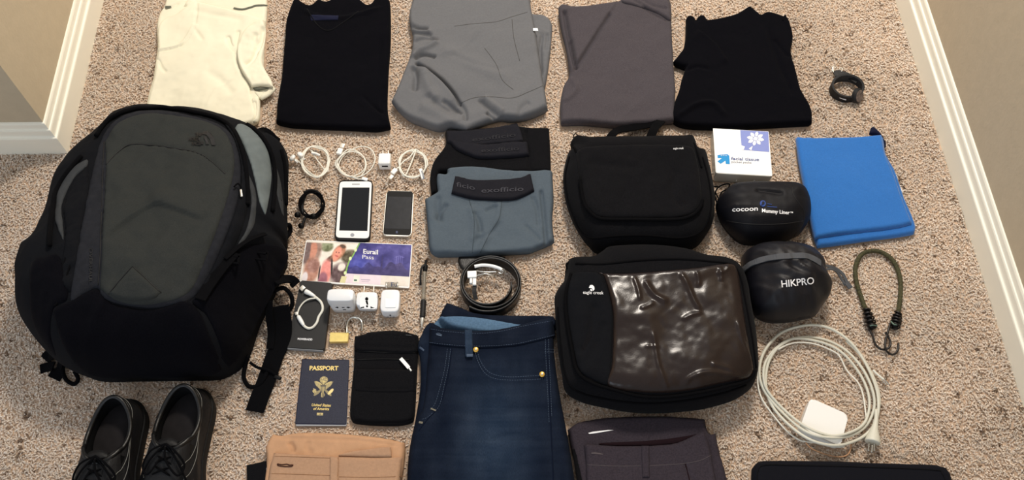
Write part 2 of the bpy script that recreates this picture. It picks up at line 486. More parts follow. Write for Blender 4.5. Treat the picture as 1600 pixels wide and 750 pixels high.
M['gtext'] = mat('gold_print', (236, 208, 130), .45, .4)
M['btext'] = mat('blue_print', (28, 62, 130), .6, .3)
M['btext2'] = mat('dark_grey_print', (70, 76, 100), .6, .3)
M['cyan'] = mat('cyan_print', (30, 140, 205), .6, .3)
M['peri'] = mat('periwinkle_print', (128, 140, 200), .6, .3)
M['paper'] = mat('page_edges', (150, 154, 160), .8, .2)
M['pb_edge'] = mat('powerbank_edge', (128, 132, 136), .4, .5)
M['pb'] = mat('powerbank_shell', (28, 28, 29), .5, .4, bump=.2, bs=900)
M['slot'] = mat('socket_hole', (18, 18, 20), .9, .1)
M['adapter'] = mat('adapter_plastic', (226, 229, 232), .35, .45)
M['gribbon'] = mat('olive_braid', (66, 64, 44), .8, .3, var=.6, vs_=350)
M['coat'] = mat('black_coated_hook', (24, 18, 16), .4, .4)
M['green'] = mat('dull_green_metal', (90, 112, 100), .4, .5)
M['sole'] = mat('rubber_sole', (14, 14, 14), .7, .3)
M['rubber'] = mat('watch_rubber', (24, 24, 26), .6, .35)
M['rubber_in'] = mat('watch_strap_lining', (40, 42, 46), .6, .35)
M['dial'] = mat('watch_glass', (96, 84, 80), .2, .5, var=.4, vs_=160)
M['clear'] = mat('smoky_clear_plastic', (150, 142, 128), .2, .5, alpha=.55)
M['neo'] = mat('neoprene', (15, 16, 24), .9, .2, bump=.3, bs=900)
M['bud'] = mat('earbud_mesh', (90, 90, 90), .6, .3)

# ------------------------------------------------------------------ setting
def struct(o): o['kind'] = 'structure'; return o
fx, fy0, fy1 = 1.6, -1.2, 2.4
struct(mesh('floor', [(-fx, fy0, 0), (fx, fy0, 0), (fx, fy1, 0), (-fx, fy1, 0)], [(0, 1, 2, 3)], M['carpet_base'], None, False))

prof = [(.0160, 0), (.0160, .0560), (.0150, .0585), (.0125, .0592), (.0112, .0605), (.0105, .0640), (.0098, .0760), (.0085, .0790), (.0060, .0798),
        (.0054, .0830), (.0046, .0920), (.0030, .0955), (0.0, .0965)]
# right wall face line and left wall corner, from the carpet edge seen in the photograph
def offset(a, d, n): return a + d*n
RA = at(1398, 0)[:2]; RB = at(1592, 617)[:2]
rd = (RA-RB)/np.linalg.norm(RA-RB); rn = np.array([-rd[1], rd[0]])        # rn points left, into the hall
R0 = RB - rd*1.7 - rn*.016; R1 = RA + rd*.9 - rn*.016
LC = at(107, 241)[:2]; LT = at(163, 0)[:2]; LF = at(0, 242)[:2]
ld = (LT-LC)/np.linalg.norm(LT-LC); ln_ = np.array([ld[1], -ld[0]])       # into hall (right)
fd = (LF-LC)/np.linalg.norm(LF-LC); fn = np.array([-fd[1], fd[0]])
if fn[1] > 0: fn = -fn
def extrude(name, lines, matl, kind=True):
    """surface through a list of polylines (one per profile point)"""
    V = []; F = []; m = len(lines[0])
    for l in lines: V += [tuple(p) for p in l]
    for i in range(len(lines)-1):
        for k in range(m-1): F.append((i*m+k, i*m+k+1, (i+1)*m+k+1, (i+1)*m+k))
    o = mesh(name, V, F, matl, None, False); return struct(o)
# right
extrude('wall_right', [[(*(R0), z), (*(R1), z)] for z in (0, 2.5)], M['wall'])
extrude('baseboard_right', [[(*(R0+rn*d), z), (*(R1+rn*d), z)] for d, z in prof], M['base'])
# left: two faces meeting at an outside corner
def corner(d):    # intersection of the two faces offset from the wall plane by d
    a = LC - ln_*.016 - fn*.016
    # solve a + ln*d + s*ld = a + fn*d + t*fd
    Mx = np.array([[ld[0], -fd[0]], [ld[1], -fd[1]]]); s, t = np.linalg.solve(Mx, (fn-ln_)*d); return a + ln_*d + s*ld
Lfar = lambda d: corner(d) + ld*1.6
Ffar = lambda d: corner(d) + fd*.9
extrude('wall_left', [[(*Ffar(0), z), (*corner(0), z), (*Lfar(0), z)] for z in (0, 2.5)], M['wall'])
extrude('baseboard_left', [[(*Ffar(d), z), (*corner(d), z), (*Lfar(d), z)] for d, z in prof], M['base'])

# ================================================================== BACKPACK
bp = thing('backpack', 'large black and charcoal hiking backpack lying above the pair of shoes', 'backpack', 245, 400)
sil = [(229,168),(200,174),(174,187),(152,215),(126,240),(107,265),(91,297),(83,342),(74,377),(68,399),(52,407),(47,425),(44,447),(45,498),(54,522),(72,546),(91,566),(116,583),(145,593),(200,593),(250,592),(300,591),(345,587),(382,560),(404,503),(427,458),(440,425),(451,400),(444,384),(451,370),(449,297),(451,256),(443,229),(425,214),(406,206),(387,195),(368,188),(345,181),(320,175),(282,171)]
def pk_t(X, Y):
    a = at(240, 170, .1)[1]; b = at(240, 590, .05)[1]
    k = np.clip((a-Y)/(a-b), 0, 1)
    return .115 + .085*np.clip(k*1.5, 0, 1)
body = slab('body', sil, pk_t, M['pk'], bp, zo=.045, r=.115, res=.005, e=.30, noise=(.010, 14, 3), wr=(.004, 8, 30, 1.2, 4))
S = body.S
def pk_patch(name, pts, m, th=.006, r=.006, label=None, **k):
    return slab(name, pts, th, m, bp, z0=0, base=S, r=r, e=.1, res=k.pop('res', .0045), label=label, **k)
fr = pk_patch('front_panel', [(228,173),(204,179),(180,192),(160,216),(150,245),(138,300),(126,360),(116,420),(110,470),(130,459),(151,449),(158,462),(172,470),(200,477),(240,480),(275,474),(296,468),(318,445),(338,405),(356,360),(370,320),(376,280),(374,245),(364,214),(345,196),(318,186),(282,178),(250,174)], M['pp2'], .007, .010,
    label='slate grey front panel', noise=(.002, 40, 5), creases=[('v', [(160,220),(159,300),(156,390),(153,446)], .003, .003), ('v', [(356,330),(330,385),(300,450)], .006, .003), ('r', [(345,370),(320,420),(302,455)], .006, .003)])
F_ = fr.S
cp = slab('centre_panel', [(166,258),[(164,222)],(182,197),(205,184),(240,179),(285,183),(320,190),(345,202),(360,222),(366,250),(362,285),(350,325),(334,370),(316,415),(300,450),(278,466),(250,473),(220,476),(190,472),(170,462),[(156,450)],(159,400),(162,330)], .004, M['pp'], bp, z0=0, base=F_, r=.008, e=.1, res=.0042,
    label='darker greenish grey centre panel', noise=(.002, 30, 9), creases=[('v', [(167,258),(182,240),(203,227),(235,227),(262,230),(300,237),(322,246),(352,270)], .0022, .0035), ('s', [(163,374),(200,346),(243,321),(275,328),(322,346)], .05, .007), ('v', [(163,374),(200,346),(243,321),(275,328),(322,346)], .008, .002)])
Cp = cp.S
tri = slab('triangle_badge', [[(171,459)],[(207,417)],[(250,457)],(240,466),(210,470),(185,467)], .004, M['pp'], bp, z0=0, base=Cp, r=.004, e=.2, res=.003, creases=[('v', [(196,440),(208,438),(220,440)], .001, .0015), ('v', [(194,447),(208,446),(222,448)], .001, .0015)])
seams('panel_seam', [[(166,258),(184,238),(204,226),(235,227),(262,230),(300,237),(322,246),(352,272)], [[169,460],[207,416],[252,458]], [(163,222),(160,300),(157,390),(153,446)]], Cp, M['logo_dark'], bp, r=.0011)
pk_patch('bottom_panel', [(86,500),(84,482),(108,470),(150,452),(172,473),(210,482),(250,482),(290,470),(312,488),(330,530),(345,570),(335,584),(290,589),(200,590),(150,588),(120,572),(98,540)], M['black2'], .005, .008, label='smooth black base panel', noise=(.001, 30, 2))
pk_patch('side_wing', [(300,470),(330,440),(352,405),(375,385),(405,380),(440,385),(450,400),(438,428),(425,458),(400,505),(372,560),(352,568),(340,530),(322,492)], M['black2'], .006, .012, noise=(.003, 25, 8), creases=[('r', [(312,480),(350,430),(362,405)], .012, .006)])
pk_patch('side_wing', [(52,410),(68,402),(92,400),(104,440),(104,468),(84,480),(78,520),(86,556),(60,524),(48,490),(47,440)], M['black2'], .006, .012, noise=(.003, 25, 11))
# left side strips and lining
pk_patch('side_pocket_trim', [(134,250),(107,273),(93,303),(88,340),(92,360),[(100,378)],(99,350),(98,320),(107,296),(119,275),(136,259)], M['pl2'], .004, .004, label='grey edge of left pocket', res=.003)
pk_patch('side_pocket', [(122,282),(136,262),(139,300),(130,350),(122,410),(112,455),(96,440),(98,400),(103,370),(102,330),(108,302)], M['pk'], .003, .006, noise=(.004, 40, 3), wr=(.004, 20, 60, .4, 3))
pk_patch('lining_panel', [(369,198),(376,195),(390,200),(408,217),(419,238),(424,270),(422,295),(418,320),[(414,337)],(405,315),(399,287),(390,253),(377,222),(367,208)], M['pl'], .005, .008, label='light grey fabric lining', noise=(.003, 40, 3), wr=(.002, 30, 12, .3, 2))
pk_patch('lining_strip', [(423,246),(432,262),(440,294),(443,338),(435,314),(429,286)], M['pl2'], .004, .004, label='thin grey lining strip', res=.003)
pk_patch('pocket_edge', [(377,257),(390,275),(400,304),(398,345),(388,366),(374,384),(372,380),(384,360),(391,330),(391,300),(381,272)], M['pl2'], .004, .004, label='grey edge of open side pocket', res=.003)
pk_patch('zip_flap', [(348,190),(366,206),(378,240),(385,275),(388,310),(380,350),(366,385),(350,420),(330,450),(312,470),(306,462),(330,420),(352,372),(368,325),(376,280),(374,245),(364,214)], M['pk'], .010, .008, noise=(.003, 60, 3))
V, F = join([tube_vf(path(l, S=S, dz=.006, n=8), .0045, 8) for l in [[(152,215),(174,189),(202,176),(229,170),(282,173),(322,180),(350,190),(368,208),(380,240),(386,280),(387,320)], [(387,196),(408,212),(424,240),(430,280),(426,330)], [(440,235),(446,270),(447,320)], [(128,245),(104,274),(90,302),(84,345),(78,385)]]])
mesh('piping', V, F, M['web'], bp)
z = box('zip_puller', on(S, 377, 302, .016), (.004, .016, .003), M['chrome'], bp, rz=.25, bev=.001, label='pale metal zip puller')
zc = path([(377,293),(372,287),(366,292)], S=S, dz=.016); tube('puller_cord', zc, .0016, M['web'], bp)
# compression strap with buckles
ribbon('compression_strap', path([(368,395),(352,412),(338,430),(324,450),(313,468)], S=S, dz=.014), .020, .003, M['web'], bp)
ribbon('compression_strap', path([(352,404),(375,384),(395,372),(415,365)], S=S, dz=.015), .008, .002, M['web'], bp)
for (x, y, rz) in ((361, 404, -.15), (405, 399, -.15)):
    c = on(S, x, y, .014)
    V, F = join([ribbon_vf([c+np.array([-.015, dy, 0]), c+np.array([.015, dy-.004, 0])], .003, .004) for dy in (-.006, .007)] + [ribbon_vf([c+np.array([dx, -.008, 0]), c+np.array([dx, .009, 0])], .003, .004) for dx in (-.014, .014)])
    mesh('buckle', V, F, M['web'], bp, False)
V, F = join([tube_vf(path(l, S=S, dz=.002), .0022, 6) for l in [[(104,400),(96,425),(86,455),(82,475)], [(118,395),(108,420),(100,450),(92,440)], [(72,435),(80,455),(90,470),(86,478)]]])
mesh('side_cord', V, F, M['web'], bp)
# hip belt and webbing lying on the carpet, lower right
ribbon('webbing_strap', path([(437,478,.045),(442,505,.025),(440,530,.014),(428,560,.011),(416,595,.011),(406,620,.011),(398,643,.011)]), [.034]*37, .003, M['web'], bp, label='long black webbing strap end')
ribbon('webbing_strap', path([(428,440,.07),(446,436,.045),(456,438,.03),(463,445,.022)]), .020, .003, M['web'], bp)
tube('webbing_loop', path([(428,455,.05),(443,450,.04),(455,462,.03),(456,478,.02),(447,488,.016),(436,484,.025)]), .0042, M['web'], bp)
ribbon('webbing_strap', path([(420,470,.06),(421,495,.04),(424,520,.02),(422,545,.014)]), .014, .003, M['web'], bp)
tube('webbing_loop', path([(388,556,.03),(383,572,.014),(381,590,.010),(388,603,.010),(399,604,.010),(410,596,.012),(418,580,.014)]), .0042, M['web'], bp)
tube('cord', path([(390,566,.02),(402,574,.014),(415,577,.018),(427,583,.014),(437,591,.010)]), .0028, M['web'], bp)
box('cord_toggle', at(434, 590, .012), (.014, .007, .007), M['blk_plastic'], bp, rz=-.3)
V, F = ribbon_vf(path([(88,548,.03),(76,556,.015),(72,563,.008)]), .026, .003); mesh('webbing_tab', V, F, M['web'], bp, False)
V, F = ribbon_vf(path([(96,562,.03),(92,578,.012),(84,592,.008)]), [.012]*7+[.026]*6, .003); mesh('webbing_tab', V, F, M['web'], bp, False)
V, F = ribbon_vf(path([(84,572,.02),(72,574,.010),(63,577,.008)]), .018, .003); mesh('webbing_tab', V, F, M['web'], bp, False)
tube('webbing_loop', path([(100,565,.02),(98,580,.010),(104,594,.009),(116,600,.009),(122,592,.012),(116,580,.02)]), .004, M['web'], bp)
tube('webbing_loop', path([(440,353,.05),(452,352,.03),(453,362,.02),(446,372,.03)]), .005, M['web'], bp)
V, F = ribbon_vf(path([(404,206,.09),(412,205,.08),(420,209,.075),(428,217,.07),(436,222,.06)]), .016, .006); mesh('shoulder_strap_buckle', V, F, M['web'], bp, False)
# embroidered marks
shapes('embroidered_logo', [[(317,206),(325,206),(331,210),(335,217),(337,227),(331,227),(328,218),(323,212),(317,211)], [(319,213),(323,215),(326,220),(327,226),(322,226),(321,220),(319,217)], [(314,209),(317,209),(318,226),(313,226)]], Cp, M['logo_dark'], bp, .0022)
text('embroidered_text', 'THE', (305,213), (315,214), (0,-5), Cp, M['logo_dark'], bp, .0022, .06)
text('embroidered_text', 'NORTH', (295,220), (313,221), (0,-5), Cp, M['logo_dark'], bp, .0022, .06)
text('embroidered_text', 'FACE', (300,227), (314,227), (0,-5), Cp, M['logo_dark'], bp, .0022, .06)
text('embroidered_text', 'OVERHAUL', (140,388), (139,442), (5,0), F_, M['logo_dark'], bp, .0022, .02)

# ================================================================== SHOES
def shoe(px, rz, side, label):
    t = thing('lace_up_shoe', label, 'shoe', px[0], px[1], 'black leather lace-up shoes')
    o0 = at(px[0], px[1], .01); c_, s_ = math.cos(rz), math.sin(rz)
    def W(u, v, z):      # u along the shoe from heel to toe, v to its right hand side in the picture
        return np.array([o0[0] + v*c_ - u*s_*-1*0 + u*s_, o0[1] - u*c_ + v*s_, z + .004])
    def outl(k, grow=0, n=40):      # footprint
        pts = []
        ctrl = [(0.0,0.0),(.006,.022),(.03,.036),(.08,.038),(.13,.040),(.19,.052),(.24,.048),(.275,.028),(.288,.0),(.278,-.028),(.24,-.044),(.19,-.046),(.13,-.036),(.08,-.034),(.03,-.033),(.006,-.022)]
        q = spline([(a, b*side*1.10) for a, b in ctrl], 4)
        c = np.array([.14, 0]); d = q - c
        return c + d*(1+grow)
    def loft(name, rings, m, parent, close_top=False):
        V = []; F = []; n = len(rings[0])
        for r_ in rings: V += [tuple(W(*p)) for p in r_]
        for i in range(len(rings)-1):
            for k in range(n): F.append((i*n+k, i*n+(k+1) % n, (i+1)*n+(k+1) % n, (i+1)*n+k))
        if close_top: F.append(tuple((len(rings)-1)*n+k for k in range(n)))
        return mesh(name, V, F, m, parent)
    q = outl(0); FOOT.append(np.array([W(u, v, 0)[:2] for u, v in q])); n = len(q)
    loft('sole', [[(u, v, 0) for u, v in outl(0, .02)], [(u, v, .022) for u, v in outl(0, .05)], [(u, v, .026) for u, v in outl(0, .03)], [(u, v, .026) for u, v in outl(0, -.1)]], M['sole'], t)
    # collar opening: ellipse-like from heel to the tongue
    def opening(k, grow=0):
        a = 2*math.pi*k/n
        return None
    op = []
    for (u, v) in q:            # egg-shaped opening, narrow at the heel
        ph = math.atan2(v/.047, (u-.144)/.144); c_u = math.cos(ph)
        op.append((.069+.060*c_u, .0365*math.sin(ph)*(1+.10*c_u)))
    op = np.array(op)
    rimz = [.086 - .020*math.sin(math.pi*min(u/.12, 1)) + (.0 if u < .1 else .004) for u, v in op]
    bul = [(.5*a[0]+.5*b[0] - (.004 if b[0] < .03 else 0), .5*a[1]+.5*b[1]) for a, b in zip(q, op)]
    # heel and quarters: rear walls rise straight, front slopes to the vamp
    def mixr(k, z):
        out = []
        for a, b, rz_ in zip(outl(0, .0), op, rimz):
            kk = k if a[0] < .12 else k
            uu = a[0]*(1-kk)+b[0]*kk; vv = a[1]*(1-kk)+b[1]*kk; out.append((uu, vv, z*(rz_-.026)+.026))
        return out
    loft('upper', [mixr(0.02, 0), mixr(.0, .18), mixr(.10, .42), mixr(.32, .64), mixr(.62, .84), mixr(.88, .97), mixr(.98, 1.02), mixr(1.04, 1.0)], M['leather2'], t)
    inn = [[(b[0]*.98+.002, b[1]*.93, rz_) for b, rz_ in zip(op, rimz)], [(b[0]*.97+.003, b[1]*.95, rz_*.72) for b, rz_ in zip(op, rimz)], [(b[0]*1.05+.0, b[1]*1.02, .036) for b in op]]
    loft('lining', inn, M['lining'], t)
    ins = [[(b[0]*1.04, b[1]*.99, .036) for b in op], [(.065+(b[0]-.065)*.6, b[1]*.55, .037) for b in op], [(.065+(b[0]-.065)*.1, b[1]*.1, .038) for b in op]]
    loft('insole', ins, M['insole'], t, True)
    # collar padding
    Pc = np.array([W(b[0], b[1]*.99, rz_-.001) for b, rz_ in zip(op, rimz)])
    tube('collar', Pc, .0042, M['leather'], t, 8, closed=True)
    # tongue
    V = []; F = []
    for i, (u, zz, wv) in enumerate([(.108,.088,.020),(.118,.090,.026),(.140,.083,.026),(.170,.076,.022),(.205,.066,.016)]):
        for k in range(7):
            a = (k-3)/3; V.append(W(u + .006*a*a, a*wv, zz - .006*a*a))
    for i in range(4):
        for k in range(6): F.append((i*7+k, i*7+k+1, (i+1)*7+k+1, (i+1)*7+k))
    tg = mesh('tongue', V, F, M['leather2'], t); md = tg.modifiers.new('thick', 'SOLIDIFY'); md.thickness = .003
    # lace stays, eyelets, laces
    for sd in (-1, 1):
        V = []; F = []
        for i, u in enumerate([.112, .130, .155, .180, .205]):
            zc_ = [.083, .085, .080, .074, .066][i]; a0 = [.016, .014, .013, .012, .010][i]
            for k, (dv, dz_) in enumerate([(0, .002), (.007, .001), (.014, -.006), (.021, -.016)]): V.append(W(u, sd*(a0+dv), zc_+dz_+.001))
        for i in range(4):
            for k in range(3): F.append((i*4+k, i*4+k+1, (i+1)*4+k+1, (i+1)*4+k))
        ls = mesh('lace_stay', V, F, M['leather'], t); md = ls.modifiers.new('thick', 'SOLIDIFY'); md.thickness = .003
        for i, u in enumerate([.118, .136, .154, .172]):
            c = W(u, sd*.0195, [.0855, .0850, .0820, .0785][i])
            ring = [c + np.array([.0032*math.cos(a), .0032*math.sin(a), sd*.0]) for a in np.linspace(0, 2*math.pi, 12, endpoint=False)]
            tube('eyelet', ring, .0009, M['chrome'], t, 5, closed=True)
    lp = []
    for i in range(3):
        u0, u1 = .118+.018*i, .136+.018*i; z0_, z1_ = .090-.003*i, .088-.003*i
        for sd in (-1, 1): lp.append(tube_vf(spline([tuple(W(u0, sd*.0195, z0_-.003)), tuple(W((u0+u1)/2, 0, z0_+.004)), tuple(W(u1, -sd*.0195, z1_-.003))], 5, False), .0018, 5))
    for l in ([(.120,.0,.098),(.132,.020,.100),(.150,.036,.085),(.170,.030,.088),(.150,.008,.096),(.126,.0,.098)], [(.120,0,.098),(.135,-.022,.100),(.158,-.034,.086),(.172,-.020,.090),(.145,-.004,.096)], [(.12,0,.098),(.150,.028,.092),(.19,.050,.06),(.21,.060,.03)], [(.12,0,.098),(.150,-.022,.094),(.19,-.040,.07),(.215,-.050,.045)]):
        lp.append(tube_vf(spline([tuple(W(*p)) for p in l], 6, False), .0019, 6))
    V, F = join(lp); mesh('laces', V, F, M['web'], t)
    # pale stitching lines on the quarter
    st = []
    for a0, zz, sd in ((1.03, .90, 1), (1.0, .80, 1), (1.0, .83, -1)):
        P = []
        for k in range(n):
            a, b, rz_ = q[k], op[k], rimz[k]
            if b[1]*sd <= .004 or b[0] > .115: continue
            kk = np.interp(zz, [.42, .64, .84, .97], [.10, .32, .62, .88]); 
            P.append((a[0]*(1-kk)+b[0]*kk, (a[1]*(1-kk)+b[1]*kk), zz*(rz_-.026)+.0275))
        P.sort(key=lambda p: p[0])
        if len(P) > 3: st.append(tube_vf(spline([tuple(W(*p)) for p in P], 4, False), .0006, 4))
    if st: V, F = join(st); mesh('stitching', V, F, M['stitch'], t)
    return t
shoe((203, 633), -.03, 1, 'black leather lace-up shoe, the left one of the pair, heel just below the backpack')
shoe((309, 616), -.08, 1, 'black leather lace-up shoe, the right one of the pair, set slightly higher')

# ================================================================== CLOTHES IN THE BACK ROW
def folded(name, label, cat, cx, cy, group=None): return thing(name, label, cat, cx, cy, group)
t = folded('t_shirt', 'cream white short sleeved t-shirt folded above the backpack', 't-shirt', 330, 100)
lo = slab('back_layer', [[(262,-12)],(258,12),(252,21),(247,36),(246,55),(247,76),(244,98),(240,125),(233,150),[(229,170)],(280,176),(320,180),(350,188),(380,198),(404,190),(407,160),(409,130),(412,108),(413,80),(415,50),(417,28),[(418,6)],[(415,-12)]], .018, M['cream'], t, r=.007, e=.5, noise=(.002, 20, 4), creases=[('v', [(256,14),(268,10),(280,4)], .003, .004)])
fr = slab('body', [(300,-10),[(306,4)],(340,12),(375,21),[(415,33)],(413,60),(408,95),(400,118),(393,135),(396,160),(400,186),(380,196),(350,187),(300,178),(260,173),[(230,170)],(235,148),(241,125),(245,98),(248,76),(247,55),(250,40),(262,28),(280,20),(292,4)], .012, M['cream'], t, z0=.012, r=.006, e=.4, noise=(.004, 16, 8), wr=(.002, 6, 25, 1.1, 3),
    creases=[('v', [(308,4),(307,25),(305,40)], .002, .004, 1), ('r', [(305,40),(293,58),(280,70),(250,78)], .004, .004, 1), ('v', [(304,42),(294,59),(281,72),(250,80)], .0016, .005, 1), ('v', [(303,44),(312,56),(318,64)], .004, .003), ('v', [(355,55),(360,70),(367,80)], .004, .008), ('v', [(372,50),(368,75),(375,105),(392,134)], .004, .006, 1), ('v', [(320,110),(345,125),(365,150)], .01, .003), ('v', [(300,15),(340,24),(380,30)], .008, .003), ('v', [(245,90),(252,104),(260,114)], .003, .004), ('v', [(268,22),(282,14),(292,8)], .004, .006)], foot=False)
sl = slab('sleeve', [[(411,30)],(396,36),(380,50),(372,70),(371,90),(377,110),(386,124),[(393,136)],[(408,134)],[(427,136)],(424,125),(414,108),(410,95),(413,70),(415,45)], .008, M['cream'], t, z0=.026, r=.006, e=.2, noise=(.003, 40, 6), foot=False,
    creases=[('v', [(412,40),(408,60),(400,78)], .006, .012), ('v', [(401,74),(395,90),(382,102)], .005, .011), ('v', [(400,50),(398,60),(402,70)], .006, .007), ('r', [(372,70),(373,95),(392,134)], .003, .004, 1)])
slab('cuff', [[(391,134)],[(427,134)],(430,140),(420,150),[(409,156)],(400,150),(395,142)], .007, M['cream'], t, z0=.016, r=.006, e=.3, foot=False, creases=[('v', [(396,138),(405,141),(420,138)], .003, .006), ('v', [(404,152),(408,145),(418,140)], .002, .004)])
slab('cuff_opening', [(394,135),(404,137),(424,136),(410,140),(399,141)], .004, M['cream_dark'], t, z0=.022, r=.003, e=.3, foot=False, res=.002, label='painted shade inside the sleeve opening')  # shade inside the cream sleeve, painted as a dark grey patch
slab('fold_edge', [(393,158),(400,152),(406,158),(405,185),(398,192),(390,186),(394,172)], .012, M['cream'], t, z0=.012, r=.004, foot=False, creases=[('v', [(397,160),(398,172),(395,186)], .003, .006, 1)])
ribbon('stripe', path([(365,12.5),(378,14.5),(391,11.5),(401,8.5),(417,8)], S=lo.S, dz=.0012), .0045, .0012, M['cream_dark'], t, label='dark grey stripe on the hem')
shapes('stripe', [[(258,9),(267,9),(268,12),(258,13)]], lo.S, M['cream_dark'], t, .0022, 'dark grey stripe on the hem')

t = folded('t_shirt', 'plain black t-shirt folded square between the cream shirt and the grey trousers', 't-shirt', 525, 100)
a = slab('body', [[(462,-4)],(475,8),(487,12),(498,3),(512,6),(530,-4),(550,-3),(561,1),(573,10),(580,9),(590,-2),(604,2),(610,8),(611,64),(608,110),(607,130),(606,172),[(611,201)],(590,205),(564,204),(515,202),(458,199),[(432,194)],(434,166),(438,140),(442,112),(446,60),(449,32)], .024, M['black2'], t, r=.007, e=.5, noise=(.003, 18, 2),
    creases=[('v', [(566,150),(585,168),(600,178)], .004, .005), ('v', [(596,60),(597,120),(600,170)], .004, .004), ('r', [(470,14),(520,30),(600,10)], .006, .004), ('s', [(607,190),(590,172),(566,148)], .015, .005)])
slab('neck_label', [[(484,23)],[(529,24)],[(528,31)],[(486,32)]], .0012, M['navy'], t, z0=0, base=a.S, r=.002, e=.5, res=.003, label='dark navy neck label')
seams('collar_seam', [[(480,14),(495,38),(513,48),(535,36),(560,18)]], a.S, M['black'], t, r=.0018)

t = folded('trousers', 'grey woven trousers folded and rumpled, at the top centre of the layout', 'trousers', 740, 100)
slab('under_layer', [(828,30),(838,25),(852,27),(862,38),(862,60),(858,100),(851,138),(840,140),(828,90)], .018, M['gray'], t, r=.007, e=.45, noise=(.003, 30, 4), label='folded leg showing at right', creases=[('v', [(848,50),(844,80),(846,120)], .004, .008), ('v', [(856,50),(853,80)], .004, .005)])
a = slab('body', [[(646,-12)],(645,5),(640,22),(640,38),(645,60),(643,84),(634,110),(622,140),[(612,162)],(625,178),(640,189),(660,197),(682,204),(700,202),(714,203),[(729,207)],(752,197),(782,188),(805,189),(830,184),[(856,173)],(852,147),(848,125),(842,85),(836,46),(830,15),[(828,-12)]], .030, M['gray'], t, r=.009, e=.5, res=.0022, noise=(.003, 13, 21), wr=(.003, 5, 18, .6, 8),
    creases=[('s', [(720,162),(704,142),(684,122),(668,110),(653,101)], .030, .011), ('v', [(652,100),(668,109),(690,126),(706,143),(718,160)], .0040, .014, 1), ('v', [(648,94),(656,87),(668,86),(682,90)], .0045, .011), ('r', [(644,92),(652,80),(668,74),(686,64)], .007, .008), ('v', [(718,160),(726,172),(728,190)], .0045, .008), ('v', [(690,158),(708,168),(724,178)], .0045, .009), ('v', [(760,175),(768,181),(776,186)], .004, .010), ('v', [(748,154),(762,168),(780,182)], .005, .009), ('r', [(756,150),(772,164),(788,176)], .006, .005), ('v', [(641,38),(652,44),(670,46)], .005, .009), ('v', [(640,50),(655,52),(676,55)], .0045, .008), ('r', [(642,44),(656,48),(674,50)], .004, .004), ('v', [(645,66),(664,60),(686,64)], .005, .006), ('v', [(645,104),(650,122),(648,146)], .006, .010), ('r', [(660,108),(668,135),(682,160)], .012, .007), ('v', [(664,150),(690,168),(716,176)], .007, .006), ('r', [(686,72),(740,100),(800,125)], .016, .005), ('v', [(700,84),(750,104),(790,110)], .008, .003), ('r', [(655,165),(690,180),(710,196)], .014, .006), ('v', [(828,160),(815,170),(812,184)], .006, .004)])
seams('seam', [[(710,41),(740,37),(775,34),(800,26),(824,19)], [(720,161),(740,153),(765,151),(800,153),(825,144),(848,134)], [(800,30),(803,60),(812,95)], [(757,75),(775,100),(785,125),(802,140)]], a.S, mat('grey_seam_thread', (78, 77, 76), .9), t, r=.0007)
shapes('care_tag', [[(833,44),(840,44),(841,48),(833,48)]], 0.038, M['label'], t, 0, 'tiny white tag')

t = folded('shirt', 'heathered charcoal knit shirt folded with diagonal creases, right of the grey trousers', 'shirt', 965, 100)
a = slab('body', [[(872,14)],(880,11),(895,14),(914,13),(945,9),(966,6),[(974,-8)],[(1040,-8)],(1048,10),(1049,40),(1050,64),(1052,100),(1055,140),(1054,165),[(1053,192)],(1020,196),(994,197),(962,199),(914,195),[(876,195)],(875,166),(880,138),(888,124),(888,106),(884,80),(878,56),(874,35)], .026, M['char'], t, r=.008, e=.5, noise=(.0035, 15, 31), wr=(.0015, 8, 20, .9, 3),
    creases=[('s', [(898,106),(925,64),(952,22)], .03, .006, 1), ('v', [(902,105),(926,65),(952,24)], .004, .006, 1), ('v', [(882,19),(889,60),(899,106)], .0045, .013, 1), ('v', [(892,60),(894,80),(898,104)], .0035, .008), ('v', [(985,0),(1010,15),(1048,34)], .003, .005), ('r', [(880,160),(900,140),(890,120)], .006, .004)])
slab('collar', [[(974,-8)],(972,3),(990,8),(1010,14),(1030,22),(1048,32),[(1047,8)],[(1040,-8)]], .007, M['char'], t, z0=-.001, base=a.S, r=.006, e=.2, creases=[('v', [(1000,-4),(1020,8),(1046,14)], .003, .004)])

t = folded('jacket', 'black knit zip top folded with a jagged top edge, beside the wristwatch', 'jacket', 1160, 110)
a = slab('body', [[(1071,33)],(1073,29),(1079,28),(1085,31),[(1087,38)],(1089,30),(1095,27),(1101,29),[(1104,35)],(1125,32),(1148,26),(1162,18),(1170,14),(1180,21),[(1187,27)],(1199,23),(1221,29),(1231,35),(1238,60),(1235,85),(1243,115),(1250,144),(1266,173),[(1268,195)],(1202,199),(1138,202),(1074,200),(1050,190),(1050,172),(1060,145),(1065,125),[(1071,108)],[(1055,102)],[(1051,99)],(1060,88),(1068,76),(1071,54)], .026, M['black2'], t, r=.007, e=.5, noise=(.003, 15, 12),
    creases=[('s', [(1140,100),(1118,68),(1090,45)], .02, .006), ('v', [(1200,40),(1215,90),(1240,150)], .006, .004), ('r', [(1055,185),(1085,165),(1115,162),(1135,185)], .006, .006), ('v', [(1235,90),(1225,80),(1210,60)], .004, .004), ('v', [(1072,110),(1090,104),(1110,108)], .004, .004)])
shapes('care_tag', [[(1216,28),(1222,28),(1223,32),(1217,32)]], .028, M['label'], t, 0, 'tiny white tag')
tube('zip_cord', path([(1223,32,.03),(1227,24,.028),(1230,36,.022)]), .0016, M['web'], t)

